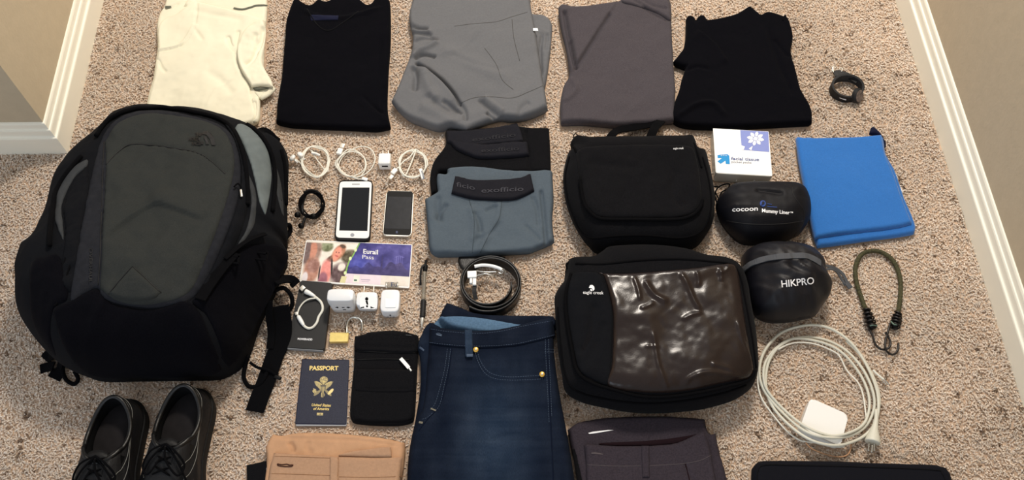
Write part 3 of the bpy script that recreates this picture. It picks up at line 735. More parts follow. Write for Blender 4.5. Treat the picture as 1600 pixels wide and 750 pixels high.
# ================================================================== WRISTWATCH
t = thing('wristwatch', 'closed wristwatch with a dark rubber strap, alone on the carpet at upper right', 'watch', 1322, 140)
c0 = at(1322, 140, .012)
def ringvf(fn, n, z0, z1, th, a0=0, a1=2*math.pi, closed=True):
    V = []; F = []; m = n if closed else n+1
    for i in range(m):
        a = a0+(a1-a0)*i/n; p = fn(a); q = fn(a, -th)
        V += [(*p, z0(a)), (*p, z1(a)), (*q, z1(a)), (*q, z0(a))]
    for i in range(n):
        j = (i+1) % m
        for k in range(4): F.append((i*4+k, j*4+k, j*4+(k+1) % 4, i*4+(k+1) % 4))
    return V, F
wf = lambda a, d=0: (c0[0]+(.036+d)*math.cos(a), c0[1]+(.030+d)*math.sin(a))
V, F = ringvf(wf, 48, lambda a: .006+.002*math.sin(a), lambda a: .027+.003*math.sin(a), .0035)
mesh('strap', V, F, M['rubber'], t, False)
V, F = ringvf(lambda a, d=0: wf(a, d-.0036), 48, lambda a: .007, lambda a: .0265+.003*math.sin(a), .001); mesh('strap_lining', V, F, M['rubber_in'], t, False)
P = [(1303,118,.010),(1316,119,.014),(1332,126,.016),(1344,134,.016)]
ribbon('strap_tail', path([(1303,116,.012),(1312,114,.014),(1326,119,.018),(1340,128,.020)]), .014, .003, M['rubber'], t)
tube('strap_buckle', path([(1300,112,.010),(1301,104,.012),(1303,104,.016),(1302,113,.016)]), .0012, M['chrome'], t, closed=False)
tube('strap_buckle', path([(1311,109,.012),(1313,106,.012),(1316,107,.016),(1315,112,.016)]), .0012, M['chrome'], t)
dc = at(1341, 150, .020); dn = np.array([.62, -.55, .56]); dn /= np.linalg.norm(dn)
def disc(cn, nrm, r, th, n=28, bev=.12):
    u = np.cross(nrm, [0, 0, 1.0]); u /= np.linalg.norm(u); v = np.cross(nrm, u)
    V = []; F = []
    rr = [(r, 0), (r, th*.7), (r*(1-bev), th)]
    for r_, h in rr:
        for k in range(n): a = 2*math.pi*k/n; V.append(cn+nrm*h+r_*(math.cos(a)*u+math.sin(a)*v))
    for i in range(2):
        for k in range(n): F.append((i*n+k, i*n+(k+1) % n, (i+1)*n+(k+1) % n, (i+1)*n+k))
    F.append(tuple(range(n))[::-1]); F.append(tuple(2*n+k for k in range(n))); return V, F
V, F = disc(dc-dn*.006, dn, .0165, .009); mesh('watch_case', V, F, M['rubber'], t, False)
V, F = disc(dc+dn*.003, dn, .0132, .001); mesh('dial', V, F, M['dial'], t, False, 'scuffed grey watch glass')
ribbon('strap_print', path([(1312,152.5,.016),(1317,154.5,.016),(1322,156,.016)]), .0015, .0015, M['wtext'], t)

# ================================================================== CABLES AND EARPHONES
def coil(cx, cy, rx, ry, turns, seed, z=.010, jit=1.6, a0=0, dirn=1, z1=.004):
    r_ = random.Random(seed); pts = []; n = int(turns*9)
    for i in range(n+1):
        a = a0+dirn*2*math.pi*i/9
        j = 1+r_.uniform(-jit, jit)/rx
        pts.append((cx+rx*j*math.cos(a), cy+ry*j*math.sin(a), z+z1*(i % 3)/2+r_.uniform(0, .002)))
    return pts
t = thing('earphones', 'white wired earphones coiled in a ring, nearest the backpack', 'earphones', 492, 255)
tube('cable', path(coil(493, 252, 20.5, 23, 4.2, 3, jit=2.6) + [(486,236,.012),(492,240,.014)]), .0013, M['whitecable'], t)
tube('cable', path([(474,262,.010),(470,256,.012),(464,250,.014),(460,248,.014)]), .0012, M['whitecable'], t)
tube('cable', path([(474,256,.010),(470,250,.014),(468,245,.014)]), .0012, M['whitecable'], t)
tube('inline_remote', path([(487,239,.015),(493,240,.015),(500,243,.015)]), [.0030]*12+[.0022], M['white'], t)
for (x, y, a) in ((458, 248, 2.6), (469, 243, 1.0)):
    c = at(x, y, .016)
    V, F = disc(c, np.array([math.cos(a)*.6, math.sin(a)*.4, .7]), .0078, .007, 20, .5); eb = mesh('earbud', V, F, M['white'], t)
    tube('earbud_stem', np.array([c, c+np.array([.010, -.008, -.004])]), .0024, M['white'], t)
t = thing('usb_cable', 'white charging cable in wide loose loops, above the white phone', 'cable', 553, 255)
tube('cable', path([(535,238,.012),(528,250,.010),(526,258,.010)] + coil(549, 256, 23, 21, 2.0, 8, a0=math.pi, jit=2.5, dirn=-1) + [(532,268,.012),(545,276,.012),(562,276,.014),(578,266,.014),(586,250,.014),(582,236,.014),(570,229,.012),(556,231,.012),(540,240,.012),(531,252,.010),(530,262,.010),(540,272,.012),(556,279,.012),(572,280,.010)]), .0013, M['whitecable'], t)
box('usb_plug', at(531, 237, .013), (.011, .015, .007), M['white'], t, rz=-.25, bev=.0015)
box('usb_contact', at(535, 228, .013), (.009, .011, .0045), M['chrome'], t, rz=-.25, bev=.0006, label='metal usb connector')
box('lightning_plug', at(570, 280, .012), (.013, .007, .005), M['white'], t, rz=-.3, bev=.0012)
t = thing('usb_charger', 'small white cube usb wall charger between two coiled cables', 'charger', 602, 258)
cc = at(602, 268, .003)
b_ = box('body', (cc[0], cc[1]+.0165, .0165), (.0255, .027, .025), M['white'], t, rz=.0, bev=.003, smooth=True)
box('usb_port', (cc[0]+.001, cc[1]+.0028, .019), (.0125, .001, .0045), M['slot'], t, bev=0)
for dx in (-.0055, .0065): box('prong', (cc[0]+dx, cc[1]+.036, .018), (.0016, .013, .006), M['chrome'], t, bev=.0004)
FOOT.append(np.array([(cc[0]-.013, cc[1]+.003), (cc[0]+.013, cc[1]+.003), (cc[0]+.013, cc[1]+.03), (cc[0]-.013, cc[1]+.03)]))
t = thing('usb_cable', 'white cable neatly coiled in a tight ring, right of the cube charger', 'cable', 645, 258)
tube('cable', path([(617,266,.012),(622,262,.012)] + coil(645, 256, 21.5, 21, 3.2, 5, a0=math.pi*.9, jit=1.6, dirn=-1) + [(650,234,.014),(640,246,.014),(631,252,.014),(624,262,.012),(630,273,.012),(642,276,.012),(654,275,.012),(659,272,.013)]), .0016, M['whitecable'], t)
box('usb_plug', at(616, 268, .012), (.010, .014, .006), M['white'], t, rz=-.6, bev=.0015)
box('usb_contact', at(611, 277, .012), (.008, .010, .0045), M['chrome'], t, rz=-.6, bev=.0006, label='metal usb connector')
box('dock_plug', at(659, 272, .016), (.007, .026, .005), M['white'], t, rz=.28, bev=.0012)
box('dock_contact', at(661, 273, .0192), (.003, .021, .001), M['paper'], t, rz=.28, bev=0)
t = thing('earphones', 'black wired earphones wound in a small ring beside the backpack', 'earphones', 487, 320)
for k in range(3):
    tube('cable', path(coil(487, 319, 17.5, 19.5, 2.3, 20+k, jit=2.6, z=.009+.002*k)), .0016, M['web'], t)
V, F = join([tube_vf(path([(479+0, 300, .012), (472,318,.012),(473,334,.012)]), .0036, 6), tube_vf(path([(474,301,.014),(486,297,.014),(499,302,.014),(505,316,.012)]), .0028, 6), tube_vf(path([(480,338,.012),(492,341,.012),(500,334,.012)]), .0032, 6)])
mesh('cable_bundle', V, F, M['blk_plastic'], t)
for (x, y) in ((466, 336), (472, 353), (491, 338)):
    c = at(x, y, .014); V, F = disc(c, np.array([-.4, -.4, .8]), .0060, .008, 16, .4); mesh('earbud', V, F, M['blk_plastic'], t)
tube('earbud_stem', path([(478,338,.013),(475,345,.013),(472,352,.013)]), .0026, M['blk_plastic'], t)

# ================================================================== PHONES
t = thing('smartphone', 'white fronted smartphone in a black case, screen off', 'phone', 553, 328)
quad_box('case', [(529.5,281.5),(582.5,281.5),(578,376),(522.5,374.5)], .003, .0085, M['blk_plastic'], t, .0015, 3, .010, 'black protective case')
quad_box('front', [(531,283.5),(581,283.5),(576.5,372.5),(524.5,371)], .0113, .0010, M['white'], t, .0004, 2, .008, 'white front')
quad_box('screen', [(535,293),(577.5,293),(574,361),(530,360)], .0122, .0003, M['screen'], t, 0, 1, 0)
shapes('home_button', [ring_px(550.5, 367, 3.2, 2.7, 14)], .0125, M['paper'], t, .0002); shapes('earpiece', [[(550,287),(562,287),(562,288.3),(550,288.3)]], .0125, M['paper'], t, .0002)
t = thing('media_player', 'small black touchscreen media player with a scuffed screen, right of the white phone', 'music player', 622, 333)
quad_box('back', [(604,297.5),(646.5,298.5),(643,369.5),(597.5,368)], .003, .0065, M['chrome'], t, .0022, 3, .008, 'polished metal back')
quad_box('front', [(605,298),(645.5,299),(641.8,367.6),(598.6,366)], .0094, .0008, M['blk_plastic'], t, .0003, 2, .007)
quad_box('screen', [(606.5,307),(643,308),(640.5,358),(600.5,357)], .0101, .0003, M['screen2'], t, 0, 1, 0)
shapes('home_button', [[(618.5,361),(621.5,361),(621.5,364.5),(618.5,364.5)]], .0105, M['btext2'], t, .0002)

# ================================================================== RAIL PASS (flat printed folder)
t = thing('rail_pass', 'printed rail pass folder with a photo of smiling people and a purple panel', 'ticket folder', 560, 410)
quad_box('folder', [(478.5,375),(644.5,382),(639.5,450),(467.5,440)], .003, .0035, M['label'], t, .0008, 2, .002)
def blob(u, v, cx, cy, rx, ry, ang=0, soft=.3):
    c_, s_ = math.cos(ang), math.sin(ang); a = (u-cx)*2.5; b = (v-cy)
    x = (a*c_+b*s_)/(rx*2.5); y = (-a*s_+b*c_)/ry
    return np.clip((1-np.hypot(x, y))/soft, 0, 1)[..., None]
def pass_paint(u, v):
    n1 = fbm(u*30, v*12, 3, 4)[..., None]; n2 = fbm(u*12+5, v*5, 9, 3)[..., None]
    C = np.array([232., 226, 214]) + n1*14
    def lay(C, m, col, tex=18): return C*(1-m) + (np.array(col, float)+n1*tex*2)*m
    C = lay(C, blob(u, v, .20, .12, .07, .16), (120, 126, 96), 26)
    C = lay(C, blob(u, v, .43, .35, .10, .20), (92, 84, 66), 26)
    C = lay(C, blob(u, v, .40, .80, .16, .34), (98, 78, 80), 22)
    C = lay(C, blob(u, v, .47, .60, .035, .45), (84, 68, 66), 14)
    C = lay(C, blob(u, v, .365, .62, .04, .12, .3), (222, 214, 204), 10)
    C = lay(C, blob(u, v, .08, .28, .085, .42, .1), (150, 122, 110), 20)      # person 1 hair
    C = lay(C, blob(u, v, .075, .24, .045, .26), (196, 134, 112), 12)
    C = lay(C, blob(u, v, .02, .28, .035, .40), (120, 102, 100), 16)
    C = lay(C, blob(u, v, .09, .72, .085, .38), (176, 128, 110), 18)
    C = lay(C, blob(u, v, .04, .92, .03, .16), (228, 220, 222), 6)
    C = lay(C, blob(u, v, .10, .62, .065, .2), (158, 118, 108), 24)
    C = lay(C, blob(u, v, .265, .42, .06, .09, -.5), (96, 70, 60), 12)         # dark strap / hair
    C = lay(C, blob(u, v, .318, .27, .060, .27, .5), (170, 116, 88), 30)       # hair of the smiling person
    C = lay(C, blob(u, v, .350, .11, .036, .05, .3), (92, 72, 58), 8)
    C = lay(C, blob(u, v, .305, .30, .042, .22, .25), (222, 146, 124), 6)      # face
    C = lay(C, blob(u, v, .304, .355, .020, .022, .35), (196, 98, 92), 4)        # smile
    C = lay(C, blob(u, v, .296, .26, .006, .02), (96, 60, 56), 4); C = lay(C, blob(u, v, .322, .27, .006, .02), (96, 60, 56), 4)
    C = lay(C, blob(u, v, .225, .76, .062, .36), (222, 138, 130), 10)          # pink top
    C = lay(C, blob(u, v, .205, .94, .05, .2), (150, 96, 110), 10)
    C = lay(C, blob(u, v, .272, .62, .010, .26, -.1), (40, 32, 34), 4)
    C = lay(C, blob(u, v, .165, .78, .008, .2), (52, 40, 42), 4)
    C = lay(C, np.clip(((v[..., None]) < .045)*1.0, 0, 1), (226, 220, 208), 5)
    edge = np.interp(v, [0, .1, .2, .33, .45, .62, .78, 1], [.505, .49, .475, .455, .43, .415, .41, .395])
    right = u > edge
    P = np.array([62., 58, 128]) + n2*44 + n1*20
    sk = (v > .60-.10*np.exp(-((u-.62)/.05)**2) - .36*np.exp(-((u-.735)/.006)**2) - .14*np.exp(-((u-.86)/.09)**4) + .03*np.sin(u*60)) & right
    P = np.where(sk[..., None], np.array([52., 44, 98])+n1*22, P)
    P = np.where((blob(u, v, .50, .62, .12, .16) > .3), np.array([78., 86, 170])+n1*16, P) if False else P + blob(u, v, .52, .52, .16, .30, 0, .8)*np.array([6, 16, 34])
    for xx in (.868, .886, .904, .922):
        P = P + ((np.abs(u-xx) < .0035) & (v > .30) & (v < .52))[..., None]*30
    P = P + ((np.abs(v-(.28-.0+.9*np.abs(u-.895))) < .012) & (np.abs(u-.895) < .045))[..., None]*24
    band = v > .775
    P = np.where(band[..., None], np.array([226., 212, 222])+n1*6, P)
    P = np.where(((u > .74) & band)[..., None] , np.array([224., 216, 206])+n1*10, P)
    C = np.where(right[..., None], P, C)
    ln = (np.abs(u-edge) < .0065) & (v < .80)
    C = np.where(ln[..., None], np.array([128., 176, 86]), C)
    ycl = (u > edge-.03) & (u < edge+.02) & (v > .84)
    C = np.where(ycl[..., None], np.array([214., 208, 160]), C)
    for cx, cy in ((.475, .18), (.435, .40), (.405, .76)): C = lay(C, blob(u, v, cx, cy, .015, .052, 0, .25), (216, 232, 176), 2)
    C = lay(C, ((np.abs(u-.515) < .028) & (np.abs(v-.885) < .085))[..., None]*1.0, (228, 232, 220), 3)
    C = lay(C, ((np.abs(u-.508) < .014) & (np.abs(v-.925) < .02))[..., None]*1.0, (70, 110, 90), 10)
    C = lay(C, ((np.abs(u-.60) < .042) & (np.abs(v-.90) < .010))[..., None]*.5, (140, 130, 160), 30)
    C = lay(C, ((np.abs(u-.60) < .035) & (np.abs(v-.94) < .008))[..., None]*.4, (150, 140, 160), 30)
    return C
printed('cover_print', [(479.5,376),(643,382.8),(638.6,447.5),(468.7,438)], .00675, 330, 130, pass_paint, t, M['print'])
text('printed_text', 'Eurail', (567.5,396), (590.5,397.5), (.3,-7), .007, M['wtext'], t, .0003, .02)
text('printed_text', 'Pass', (566,404), (584,405.4), (.3,-6), .007, M['wtext'], t, .0003, 0)

# ================================================================== POWER BANK + SHORT CABLE
t = thing('power_bank', 'flat black rectangular power bank with a pale front edge', 'power bank', 482, 495)
quad_box('shell', [(470,438),(519,442),(506.5,546.5),(447,542.5)], .003, .011, M['pb'], t, .002, 3, .003)
c1 = at(446.5, 546, .003); c2 = at(506, 550, .003)
V, F = ribbon_vf([at(448, 544.5, .0085)-np.array([0, .0008, 0]), at(505.5, 548.5, .0085)-np.array([0, .0008, 0])], .0012, .0085)
mesh('end_plate', V, F, M['pb_edge'], t, False, 'pale grey end plate')
text('printed_text', 'POWERADD', (465,531), (488,532), (.2,-3), .014, M['wtext'], t, .0003, .03)
t = thing('short_cable', 'short white usb cable curled in a ring on top of the power bank', 'cable', 484, 488)
PB = .0158
tube('cable', path([(484,459,PB+.001),(494,465,PB+.002),(502,473,PB),(504,484,PB),(498,495,PB),(495,504,PB),(489,511,PB),(482,513,PB),(475,509,PB),(470,502,PB)]), .0026, M['whitecable'], t)
tube('cable', path([(494,466,PB+.002),(484,467,PB+.004),(475,472,PB+.001),(468,481,PB),(465,490,PB),(466,495,PB)]), .0016, M['whitecable'], t)
tube('plug', path([(477,455,PB+.002),(483,458,PB+.002),(492,463,PB+.002)], n=4), [.0048,.0050,.0050,.0050,.0046,.0042,.0036,.0030,.0026], M['white'], t)
box('usb_contact', at(472.5, 450.5, PB+.002), (.010, .009, .0045), M['chrome'], t, rz=-.75+1.57, bev=.0006, label='metal usb connector')
tube('plug', path([(466,494,PB+.001),(470,501,PB+.001),(475,509,PB+.001)], n=4), [.0036,.0040,.0042,.0042,.0042,.0040,.0036,.0030,.0026], M['white'], t)
box('micro_contact', at(463, 490, PB+.001), (.005, .006, .003), M['chrome'], t, rz=.5, bev=.0004)

# ================================================================== PLUG ADAPTERS
def holes(name, pts, c, w_, m, parent, y):    # pts in metres on the front face
    V = []; F = []
    for pl in pts:
        o = len(V); V += [(c[0]+a, y, c[2]+b) for a, b in pl]; F.append(tuple(range(o, o+len(pl))))
    return mesh(name, V, F, m, parent, False)
def rectp(a, b, w_, h): return [(a-w_/2, b-h/2), (a+w_/2, b-h/2), (a+w_/2, b+h/2), (a-w_/2, b+h/2)]
t = thing('travel_adapter', 'large rounded white travel plug adapter, touching the power bank', 'plug adapter', 538, 470, 'white travel plug adapters')
cc = at(538, 489, .003)
def adapter_body(cc, w_, d_, h_, round_, parent, m, taper=.86):
    # rounded block: front face slightly leaning back and narrowed to its lower edge
    n = 36; V = []; F = []
    prof_ = [(0, -.0, .90), (.002, 0, .97), (.30, 0, 1.0), (.7, 0, 1.0), (.93, 0, .99), (.985, 0, .95), (1.0, 0, .88)]
    for f_, _, s in prof_:
        for k in range(n):
            a = 2*math.pi*k/n; cx, sx = math.cos(a), math.sin(a)
            x = math.copysign(abs(cx)**(2/5.0), cx); y = math.copysign(abs(sx)**(2/5.0), sx)
            zz = h_*f_; ws = s*(taper+(1-taper)*min(1, f_*1.6))
            V.append((cc[0]+x*w_/2*ws, cc[1]+d_/2+y*d_/2*s, .003+zz))
    for i in range(len(prof_)-1):
        for k in range(n): F.append((i*n+k, i*n+(k+1) % n, (i+1)*n+(k+1) % n, (i+1)*n+k))
    F.append(tuple((len(prof_)-1)*n+k for k in range(n)))
    FOOT.append(np.array([(cc[0]-w_/2, cc[1]), (cc[0]+w_/2, cc[1]), (cc[0]+w_/2, cc[1]+d_), (cc[0]-w_/2, cc[1]+d_)]))
    return mesh('body', V, F, m, parent)
adapter_body(cc, .052, .026, .056, .01, t, M['adapter'])
yy = cc[1]-.0006
holes('socket_holes', [rectp(-.010, .024, .006, .0025), rectp(-.009, .024, .0022, .006), rectp(.002, .024, .005, .003), rectp(.012, .024, .007, .0025), rectp(.0115, .024, .0025, .006), rectp(.003, .014, .006, .003)], (cc[0], 0, .006), 0, M['slot'], t, yy)
t = thing('travel_adapter', 'white plug adapter with a flared square socket face, the middle of three', 'plug adapter', 575, 472, 'white travel plug adapters')
cc = at(575, 487, .003)
adapter_body(cc, .041, .030, .028, .01, t, M['adapter'], .95)
quad_box('socket_face', [(562,462),(590,464),(589,483),(562,482)], .0295, .003, M['adapter'], t, .002, 3, .004, 'square socket face')
shapes('socket_holes', [ring_px(573, 467, 2.6, 2.8, 10), [(571,470),(574.5,470),(575.5,476),(573,476)], [(563.5,480),(569,479),(569,481),(563.5,481.5)], [(572,477),(575,477),(575,480),(572,480)], [(579,478.5),(582,480),(586,481),(579,481.8)]], .0326, M['slot'], t, .0002)
box('prong', at(569, 453, .016), (.0018, .014, .005), M['chrome'], t, bev=.0004); box('prong', at(584, 453, .016), (.0018, .014, .005), M['chrome'], t, bev=.0004)
t = thing('travel_adapter', 'white plug adapter with two clear prongs reaching over the rail pass', 'plug adapter', 611, 475, 'white travel plug adapters')
cc = at(611, 497, .003)
adapter_body(cc, .037, .048, .030, .01, t, M['adapter'], .97)
quad_box('top_plate', [(602,466),(619.5,467),(618.5,480),(602,480)], .0325, .002, M['label'], t, .0005, 2, .001, 'bright white raised plate')
holes('socket_holes', [rectp(0, .0135, .003, .005), rectp(-.0055, .005, .004, .0015), rectp(.0055, .005, .004, .0015), rectp(0, .0055, .002, .0025)], (cc[0], 0, .004), 0, M['slot'], t, cc[1]-.0006)
for x in (604, 621.5): 
    p = at(x, 450, .014); q_ = at(x-.5, 441, .014); tube('prong', np.array([p, q_]), .0018, M['chrome'], t)
quad_box('clear_cap', [(605,440.5),(621,441.5),(621,449.5),(605,449)], .012, .004, M['clear'], t, .001, 2, .001, 'clear plastic prong cover')
text('printed_text', 'Eu', (611,447), (620,447.6), (0,-6), .0165, M['btext2'], t, .0004, 0)

# ================================================================== PADLOCK, PEN
t = thing('padlock', 'small open brass padlock with a steel shackle', 'padlock', 530, 526)
quad_box('body', [(516,519.5),(544.5,520),(543.5,533.5),(514.5,534)], .004, .009, M['brass'], t, .0012, 2, .0008)
tube('shackle', path([(542,521,.010),(542,510,.010),(543.5,503,.011),(548,497.5,.012),(554,496,.012),(561,498,.012),(565,503,.012),(566,510,.011),(565.5,517,.010)]), .0024, M['metal'], t, 8)
tube('shackle_pin', path([(544,519,.010),(548,519.5,.010)]), .0018, M['metal'], t)
t = thing('ballpoint_pen', 'clear retractable ballpoint pen with black clip and grip, left of the jeans', 'pen', 661, 460)
tube('barrel', path([(663.5,425,.010),(662.8,440,.010),(661.5,470,.010)], n=4), .0042, M['clear'], t, 12)
tube('refill', path([(663.3,428,.010),(662.6,458,.010)], n=2), .0026, M['blk_plastic'], t)
tube('grip', path([(661.8,469,.010),(661.2,480,.010),(660,497,.010)], n=6), [.0046,.0055,.0055,.0053,.0055,.0053,.0055,.0055,.0053,.0055,.0055,.0055,.0050], M['rubber'], t, 12)
tube('tip', path([(660,497,.010),(659.5,505,.010),(659,513,.009)], n=4), [.0044,.0042,.0040,.0036,.0030,.0022,.0014,.0009,.0006], M['chrome'], t, 10)
tube('clip_collar', path([(664.8,414,.011),(664,424,.010)], n=5), [.0042,.0052,.0052,.0050,.0046,.0044], M['blk_plastic'], t, 12)
tube('button', path([(665.5,407,.011),(664.8,415,.011)], n=3), .0026, M['blk_plastic'], t)
ribbon('clip', path([(664,413,.016),(659,418,.018),(657.2,428,.017),(657.2,438,.015),(657,446,.012)]), .004, .0016, M['blk_plastic'], t)

# ================================================================== PASSPORT
t = thing('passport', 'navy blue passport booklet with gold lettering and eagle crest', 'passport', 504, 612)
quad_box('pages', [(473,562.5),(545.5,563.5),(541.5,665.5),(462,665.5)], .003, .0032, M['paper'], t, .0003, 1, .002, 'pale page edges')
quad_box('cover', [(472,561),(546,562),(541.2,663.5),(461,662.5)], .0062, .0006, M['navy'], t, .0001, 1, .0025)
def crest(u, v):
    n1 = fbm(u*40, v*50, 4, 3)[..., None]
    C = np.array([34., 37, 54]) + n1*6
    A = 100/80.0       # height / width of the cover
    X = (u-.49)*80; Y = (v-.435)*100     # roughly millimetres from the crest centre
    def E(cx, cy, rx, ry, a=0):
        c_, s_ = math.cos(a), math.sin(a); x = X-cx; y = Y-cy; return np.hypot((x*c_+y*s_)/rx, (-x*s_+y*c_)/ry)
    g = np.zeros(X.shape)
    g = np.maximum(g, (np.abs(E(0, -11.5, 6.5, 5.2)-.92) < .12)*.8)        # cloud of stars
    g = np.maximum(g, (E(0, -11.5, 5, 4) < 1)*(.55+.45*(_hash(np.floor(X*.9), np.floor(Y*.9), 3) > .4)))
    for s in (-1, 1):
        for k in range(7):      # feathers of the raised wings
            g = np.maximum(g, (E(s*(4.6+1.5*k), -1.2-.75*k, 1.0, 6.4-.35*k, s*(.10+.07*k)) < 1)*(.55+.3*(k % 2)))
        g = np.maximum(g, (E(s*8, -6.5, 1.3, 6.5, s*1.15) < 1)*.9)
        g = np.maximum(g, (E(s*9, 9, 2.2, 7, s*-.9) < 1)*.65)
        g = np.maximum(g, (E(s*13.5, 5.2, 1.5, 3.5, s*.7) < 1)*.8)
    g = np.maximum(g, (E(13, 7, 2.4, 6.0, .75) < 1)*1.15); g = np.maximum(g, (E(-14, 6, 3, 4.2, -.5) < 1)*(_hash(np.floor(X), np.floor(Y), 1) > .35)*.95)
    sh = (np.abs(X) < 4.2-np.clip(Y-3, 0, 9)*.55) & (Y > -3.5) & (Y < 9)
    g = np.where(sh, .35+.5*((np.floor(X/1.05) % 2) == 0)*(Y > -.5), g)
    g = np.maximum(g, (E(0, -6, 2.0, 2.0) < 1)*.9)
    g = np.maximum(g, (E(0, 12, 3.6, 4.2) < 1)*((np.floor(X/1.3) % 2) == 0)*.9)
    sq = (np.abs(u-.47) < .062) & (np.abs(v-.855) < .020)
    g = np.maximum(g, sq*np.where((np.abs(v-.855) < .003) | (np.hypot((u-.47)*80, (v-.855)*100) < 1.0), .25, 1.0))
    g = g[..., None]
    return C*(1-np.clip(g, 0, 1)) + np.array([206., 186, 126])*g
printed('cover_print', [(473,562),(545.3,562.8),(540.6,662.4),(462,661.4)], .0069, 170, 210, crest, t, M['print_m'])
text('printed_text', 'PASSPORT', (483.5,578.3), (528.5,578.6), (.4,-6.5), .0070, M['gtext'], t, .0003, .035)
text('printed_text', 'United States', (487,634.5), (517,635.5), (.3,-4.2), .0070, M['gtext'], t, .0003, .02, .25)
text('printed_text', 'of America', (489.5,640.5), (514,641), (.3,-4.2), .0070, M['gtext'], t, .0003, .02, .25)

# ================================================================== NECK POUCH
t = thing('neck_pouch', 'black fabric travel pouch with flap pockets and a pale zip puller, beside the passport', 'pouch', 600, 590)
a = slab('body', [(554,528),[(556,525)],(570,525),(575,520),(610,517),(634,519),(648,523),(653,527),(653,560),(651,601),(648,650),(641,662),(612,666),(560,663),(549,656),(547,640),(550,600),(553,570)], .014, M['black'], t, r=.006, noise=(.0015, 30, 4))
b1 = slab('flap', [(573,521),(610,518),(648,523),(654,529),(653,549),(620,551),(590,549),(556,547),(557,528)], .005, M['black'], t, z0=0, base=a.S, r=.004, e=.2, creases=[('v', [(560,540),(600,542),(650,543)], .003, .002)])
slab('pocket', [[(556,578)],(600,577),[(650,579)],(648,640),(640,656),(600,659),(562,657),(552,645)], .004, M['black'], t, z0=0, base=a.S, r=.003, e=.2)
slab('pocket_flap', [[(555,577)],[(651,578)],(649,608),(645,613),(600,614),(560,612),(554,606)], .006, M['black'], t, z0=0, base=a.S, r=.003, e=.2, creases=[('v', [(558,606),(600,608),(645,607)], .0014, .002)])
P = path([(626,560),(634,569),(639,575)], S=a.S, dz=.006); ribbon('zip_puller', P, .0065, .0020, M['label'], t, label='pale cream zip puller')
tube('zip_slider', path([(638,574),(643,580)], S=a.S, dz=.005), .002, M['chrome'], t)
seams('zip_line', [[(556,548.5),(600,550.5),(652,551.5)], [(556,562),(600,561),(640,562)]], a.S, M['blk_plastic'], t, r=.001, dz=.001)
shapes('tag_strip', [[(634,522.5),(643,523.5),(643,525),(634,524)]], a.S, M['pl2'], t, .0065)

# ================================================================== BOXER BRIEFS
G_ = 'boxer briefs folded in the centre'
t = thing('boxer_briefs', 'black boxer briefs folded behind the grey pair', 'underwear', 765, 235, G_)
a = slab('body', [[(691,237)],(697,225),(697,206),(720,206),(763,202),(800,200),[(813,200)],(830,202),[(858,202)],(860,240),[(861,272)],(790,272),(700,270),(684,276),[(683,302)],[(674,306)],(672,280),(677,256)], .020, M['black'], t, r=.007, e=.5, noise=(.003, 22, 5), creases=[('v', [(822,205),(826,240),(828,265)], .003, .005, 1)])
b1 = slab('waistband', [[(697,205)],(740,203),(775,199),[(808,192)],(814,205),[(818,221)],(780,225),(745,228),(715,226),[(697,222)]], .006, M['band'], t, z0=0, base=a.S, r=.004, e=.2, label='dark grey rear waistband')
b2 = slab('waistband', [[(700,218)],(720,222),(760,226),(800,222),[(824,222)],[(827,243)],(790,246),(750,247),(728,240),(712,232)], .009, M['band'], t, z0=0, base=a.S, r=.004, e=.2, label='dark grey front waistband')
text('woven_text', 'exofficio', (752,238), (811,234.5), (-.3,-6), b2.S, M['band_t2'], t, .0012, .01)
text('woven_text', 'exofficio', (738,221), (806,213), (-.3,-6), b1.S, M['band_t2'], t, .0012, .01)
t = thing('boxer_briefs', 'slate grey boxer briefs with a black waistband, in front of the black pair', 'underwear', 765, 335, G_)
a = slab('body', [[(684,303)],(683,276),(698,275),(700,267),(722,264),(747,263),(787,268),(830,270),(850,268),[(863,270)],(865,315),(863,345),[(866,380)],(853,386),(838,392),(824,396),(763,400),(701,401),(674,397),(669,364),(666,333),[(664,314)]], .026, M['slate'], t, r=.008, e=.5, noise=(.004, 17, 42), wr=(.0016, 10, 30, 1.5, 5),
    creases=[('v', [(846,300),(850,340),(854,384)], .0035, .008, 1), ('v', [(685,305),(684,330),(690,350)], .006, .006), ('v', [(700,318),(690,330),(683,345)], .005, .006), ('r', [(735,320),(742,350),(738,380)], .008, .005), ('v', [(740,330),(748,345),(752,365)], .004, .006), ('r', [(780,320),(776,345),(758,375),(750,392)], .006, .004, 1), ('v', [(740,375),(765,365),(785,345)], .005, .004), ('v', [(820,350),(835,365),(846,378)], .003, .004), ('v', [(758,330),(770,324),(776,320)], .004, .005), ('v', [(832,305),(840,330),(842,355)], .004, .005)])
b1 = slab('waistband', [[(711,275)],(725,278),(738,281),(778,281),(812,278),[(829,271)],(832,285),[(835,298)],(820,306),(803,312),(778,313),(741,311),(722,307),[(705,302)]], .009, M['band'], t, z0=0, base=a.S, r=.004, e=.2, noise=(.001, 30, 3), label='black elastic waistband with grey lettering')
text('woven_text', 'exofficio', (752,301), (818,298), (.2,-7), b1.S, M['band_t'], t, .0012, .01)
text('woven_text', 'ficio', (713,291), (742,297), (0,-7), b1.S, M['band_t'], t, .0012, .01)
seams('seam', [[(733,312),(741,345),(738,395)], [(784,313),(780,340),(765,365),(750,395)]], a.S, M['slate_d'], t, r=.0007)

